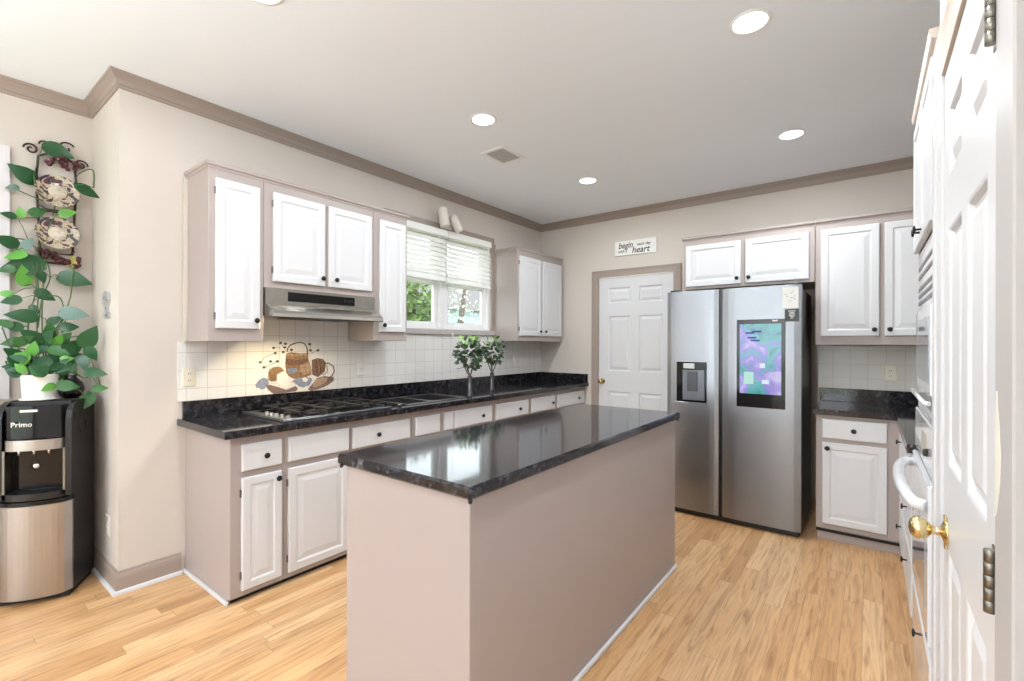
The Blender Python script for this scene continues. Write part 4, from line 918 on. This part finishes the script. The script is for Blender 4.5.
for i in range(46):
    a_ = rr.uniform(0, 6.28); e_ = rr.uniform(.2, 1.25); P = PC+Z3*1.20+Vector((math.cos(a_)*.10, math.sin(a_)*.11, math.sin(e_)*rr.uniform(.02, .13)))
    if P.y > -4.17: P.y = -4.17-rr.uniform(0, .03)
    if P.x < -.50: P.x = -.50
    d_ = (P-(PC+Z3*1.16)).normalized(); LEAVES.append((P.x, P.y, P.z, rr.uniform(.06, .10), math.degrees(math.atan2(d_.z-.3, d_.y))+rr.uniform(-30, 30), rr.choice('dddmmdb')))
for x, y, z, L_, a, tone in LEAVES:
    P = Vector((x, y, z)); a = math.radians(a)
    ax = lat*math.cos(a)+Z3*math.sin(a)+vdir*rr.uniform(-.25, .35)
    nrm = vdir+lat*rr.uniform(-.35, .35)+Z3*rr.uniform(-.1, .6)
    lb = MB(); leaf(lb, P, ax, nrm, L_*.86)
    lb.build('leaf', {'d': 'leafd', 'm': 'leafm', 'b': 'leafb', 'v': 'leafv', 'y': 'leafy'}[tone], t)
    ends.append((P-ax.normalized()*L_*.45, L_))
for vl in VINES:
    pts = [Vector(p) for p in vl]; sm_ = [pts[0]]
    for i in range(len(pts)-1):
        p0, p1, p2, p3 = pts[max(i-1, 0)], pts[i], pts[i+1], pts[min(i+2, len(pts)-1)]
        for k in range(1, 5):
            u = k/4; sm_.append(.5*((2*p1)+(-p0+p2)*u+(2*p0-5*p1+4*p2-p3)*u*u+(-p0+3*p1-3*p2+p3)*u**3))
    MB().tube(sm_, .0035, 6).build('vine', 'stem', t)
allv = [Vector(p) for vl in VINES for p in vl]+[PC+Z3*1.2]
b = MB()
for e, L_ in ends:
    q = min(allv, key=lambda v: (v-e).length)
    if (q-e).length < .001: continue
    mid = (q+e)/2+Z3*.015; b.tube([q, mid, e], .002, 5)
b.build('leaf_stalks', 'stem', t)
t = thing('black_vase', 'round glossy black vase on the water cooler beside the white pot', 'vase', tuple(CC+UL_*.095+NF*-.03+Z3*1.0505))
MB().lathe(CC+UL_*.09+NF*-.03+Z3*1.0505, Z3, [(.03, 0), (.05, .02), (.058, .05), (.052, .085), (.03, .11), (.024, .12), (.03, .13), (.024, .13), (.02, .115)], 28).build('body', 'blackgloss', t)

# ================================================================ plate rack on the alcove wall
t = thing('plate_rack', 'scrolled wrought-iron wall rack with grape ornaments above the plant', 'plate rack', (-.575, -4.27, 1.80))
X0 = -.562
def wy(u, v): p = at(u, v, x=X0); return Vector((X0, p.y, p.z))
def spiral(c0, r, turns, start, sgn=1, n=20):
    return [Vector((X0, c0.y+sgn*r*(1-.75*i/n)*math.cos(start+turns*2*math.pi*i/n), c0.z+r*(1-.75*i/n)*math.sin(start+turns*2*math.pi*i/n))) for i in range(n+1)]
yl, yr = wy(38, 200).y, wy(74, 200).y
b = MB()
zt, zb_ = 2.44, 1.83
b.tube([(X0, yl, zt), (X0, yl-.01, 2.3), (X0, yl, 2.1), (X0, yl+.01, zb_)], .006, 8).tube([(X0, yr, zt), (X0, yr+.01, 2.3), (X0, yr, 2.1), (X0, yr-.01, zb_)], .006, 8)
b.tube([(X0, yl, zt), (X0, (yl+yr)/2, zt+.05), (X0, yr, zt)], .006, 8).tube([(X0, yl+.01, zb_), (X0, yr-.01, zb_)], .006, 8).tube([(X0, yl, 2.13), (X0, yr, 2.13)], .005, 8)
b.tube(spiral(Vector((0, yl-.03, zt+.03)), .032, 1.3, 0, -1), .005, 6).tube(spiral(Vector((0, yr+.03, zt+.0)), .032, 1.3, 0, 1), .005, 6)
b.tube(spiral(Vector((0, (yl+yr)/2-.05, zt+.07)), .025, 1.2, 0, -1), .005, 6).tube(spiral(Vector((0, (yl+yr)/2+.04, zt+.08)), .04, 1.0, .5, 1), .005, 6)
b.tube(spiral(Vector((0, yr+.0, zb_-.0)), .03, 1.2, 1, 1), .005, 6)
b.build('frame', 'iron', t)
for zc in (2.17, 1.92):
    MB().tube([(X0, yl, zc-.01), (X0+.05, yl+.03, zc-.04), (X0+.055, yr-.03, zc-.04), (X0, yr, zc-.01)], .005, 8).build('plate_hook', 'iron', t)
rg = random.Random(5)
for cy_, cz_, n in (((yl+yr)/2, 2.43, 16), ((yl+yr)/2-.03, 1.87, 16), ((yl+yr)/2+.05, 1.85, 14), ((yl+yr)/2+.06, 2.42, 8)):
    b = MB()
    for i in range(n): b.lathe((X0+rg.uniform(0, .025), cy_+rg.uniform(-.045, .045), cz_+rg.uniform(-.03, .03)), X3, [(.003, -.012), (.010, -.008), (.013, 0), (.010, .008), (.003, .012)], 8)
    b.build('grape_cluster', mat('grape_iron', (84, 40, 48), .4, .3), t)
M['plate_cream'] = mat('plate_cream', (196, 186, 168), .2, var=.5, vscale=40)
def plate(cy_, cz_, r, label):
    ax = Vector((1, 0, .16)).normalized()
    o = MB().lathe((X0+.018, cy_, cz_), ax, [(.002, 0), (r*.45, .001), (r*.55, .004), (r*.95, .018), (r, .022), (r*.98, .026), (r*.93, .023), (r*.55, .010), (r*.4, .008), (.002, .008)], 32).build('decorative_plate', 'plate')
    tag(o, label, 'plate', 'plates in the rack'); ctr = MB().lathe((X0+.018, cy_, cz_), ax, [(r*.42, .0085), (r*.40, .0105), (.002, .0105)], 24).build('plate_centre', M['plate_cream'], o)
    ctr.parent = o
    return o
plate((yl+yr)/2, 2.245, .098, 'patterned dark floral plate in the upper tier of the wall rack')
plate((yl+yr)/2, 2.0, .098, 'patterned floral plate in the lower tier of the wall rack')

# ================================================================ small trees by the sink
def small_tree(base, h, label, seed, spread, n, skew=0):
    R_ = random.Random(seed); B_ = Vector(base)
    t = thing('small_tree', label, 'plant', tuple(B_), 'small trees by the sink')
    MB().lathe(B_, Z3, [(.024, 0), (.024, .004), (.020, .012), (.020, .15), (.022, .168), (.018, .168), (.017, .02), (.002, .018)], 20).build('vase', 'vase', t)
    MB().lathe(B_+Z3*.005, Z3, [(.0165, .016), (.0165, .06), (.002, .062)], 14).build('vase_filling', 'pot', t)
    top = B_+Z3*.16; b = MB(); tips = []
    for i in range(5):
        d = Vector((R_.uniform(-.5, .5), (i-2)*.35+skew, 1)).normalized(); l1 = h*R_.uniform(.22, .3); p1 = top+d*l1
        p2 = p1+(d+Vector((R_.uniform(-.3, .3), R_.uniform(-.4, .4), .4))).normalized()*h*.22
        b.tube([B_+Z3*.07, top, p1, p2], [.006, .006, .004, .002], 6); tips += [p1, p2, (p1+p2)/2]
        for k in range(2):
            q = p1+Vector((R_.uniform(-1, 1), R_.uniform(-1, 1), R_.uniform(-.2, 1))).normalized()*spread*.6; b.tube([p1, q], [.003, .0015], 5); tips.append(q)
    b.build('branches', 'bark', t)
    b1, b2 = MB(), MB(); cen = top+Z3*h*.50+Vector((0, skew*.2, 0))
    for i in range(n):
        for _ in range(20):
            v = Vector((R_.gauss(0, 1), R_.gauss(0, 1), R_.gauss(0, 1))).normalized()*R_.uniform(.35, 1)**.6
            break
        P = cen+Vector((v.x*spread*.8, v.y*spread, v.z*spread*1.0))
        ax = (v+Vector((R_.uniform(-.7, .7), R_.uniform(-.7, .7), R_.uniform(-.5, .7)))).normalized(); nr = Vector((R_.uniform(-.5, 1), R_.uniform(-1, 1), R_.uniform(0, 1))).normalized()
        if abs(ax.dot(nr)) > .95: nr = ax.orthogonal()
        leaf(b2 if (P.z > cen.z+spread*.45 and R_.random() < .6) else b1, P, ax, nr, R_.uniform(.035, .052))
    tag_ = b1.build('foliage', 'leaft', t); b2.build('pale_top_leaves', 'leaftl', t)  # some leaves of the upper crown are a paler green
    return t
small_tree((.51, -1.853, .9145), .42, 'fuller leafy small tree in a slim dark vase at the sink, the left one', 11, .165, 230)
small_tree((.335, -1.346, .9145), .44, 'sparser small tree in a slim dark vase, right of the fuller one', 12, .145, 110, .15)

# ================================================================ outside the window
lawn = MB().box(-60, -.75, -40, 60, -.5, -.4).box(-60, 60, -60, -9.6, -.5, -.4); struct(lawn.build('ground', 'grass', origin=(0, 0, -.4)))
def big_tree(base, h, r, label, seed, n, m, cz):
    R_ = random.Random(seed); B_ = Vector(base)
    t = thing('garden_tree', label, 'tree', tuple(B_), 'trees outside the window')
    MB().tube([B_, B_+Z3*h*.45, B_+Vector((.2, .1, h*.8))], [.16, .11, .04], 10).build('trunk', 'bark', t)
    b = MB(); c0 = B_+Z3*cz
    for i in range(n):
        v = Vector((R_.gauss(0, 1), R_.gauss(0, 1), R_.gauss(0, 1))).normalized()*(R_.random()**.45)
        P = c0+Vector((v.x*r, v.y*r, v.z*r*1.5)); ax = Vector((R_.uniform(-1, 1), R_.uniform(-1, 1), R_.uniform(-1, .4))).normalized(); nr = Vector((R_.uniform(-1, 1), R_.uniform(-1, 1), R_.uniform(0, 1))).normalized()
        if abs(ax.dot(nr)) > .95: nr = ax.orthogonal()
        leaf(b, P, ax, nr, R_.uniform(.07, .13))
    b.build('foliage', m, t); return t
big_tree((-4.3, 1.5, -.4), 4, .85, 'green leafy garden tree seen through the left window pane', 21, 3200, 'treeleaf', 2.1)
big_tree((-7.5, 6.4, -.4), 5, 1.0, 'pale tree beside the blue-grey house through the right pane', 22, 420, 'treeleaf2', 2.3)
t = thing('neighbour_house', 'blue-grey sided house seen faintly through the right window pane', 'house', (-9, 6.5, -.4))
b = MB(); b.box(-12, -9, 3.8, 11, -.4, 2.6)
for i in range(20): b.box(-9.0, -8.985, 3.8, 11, -.4+i*.15, -.4+i*.15+.13)
b.build('walls', 'siding', t)
MB().prism([(-12.4, 2.6), (-8.6, 2.6), (-10.5, 4.2)], (0, 3.4, 0), X3, Z3, Y3, 8).build('roof', 'roofm', t)
for y in (5.0, 7.6): 
    f_ = MB().box(-8.98, -8.95, y, y+.9, .7, 2.0).build('window_frame', 'windowwhite', t); MB().box(-8.949, -8.945, y+.07, y+.83, .77, 1.93).build('pane', 'glaze', f_)
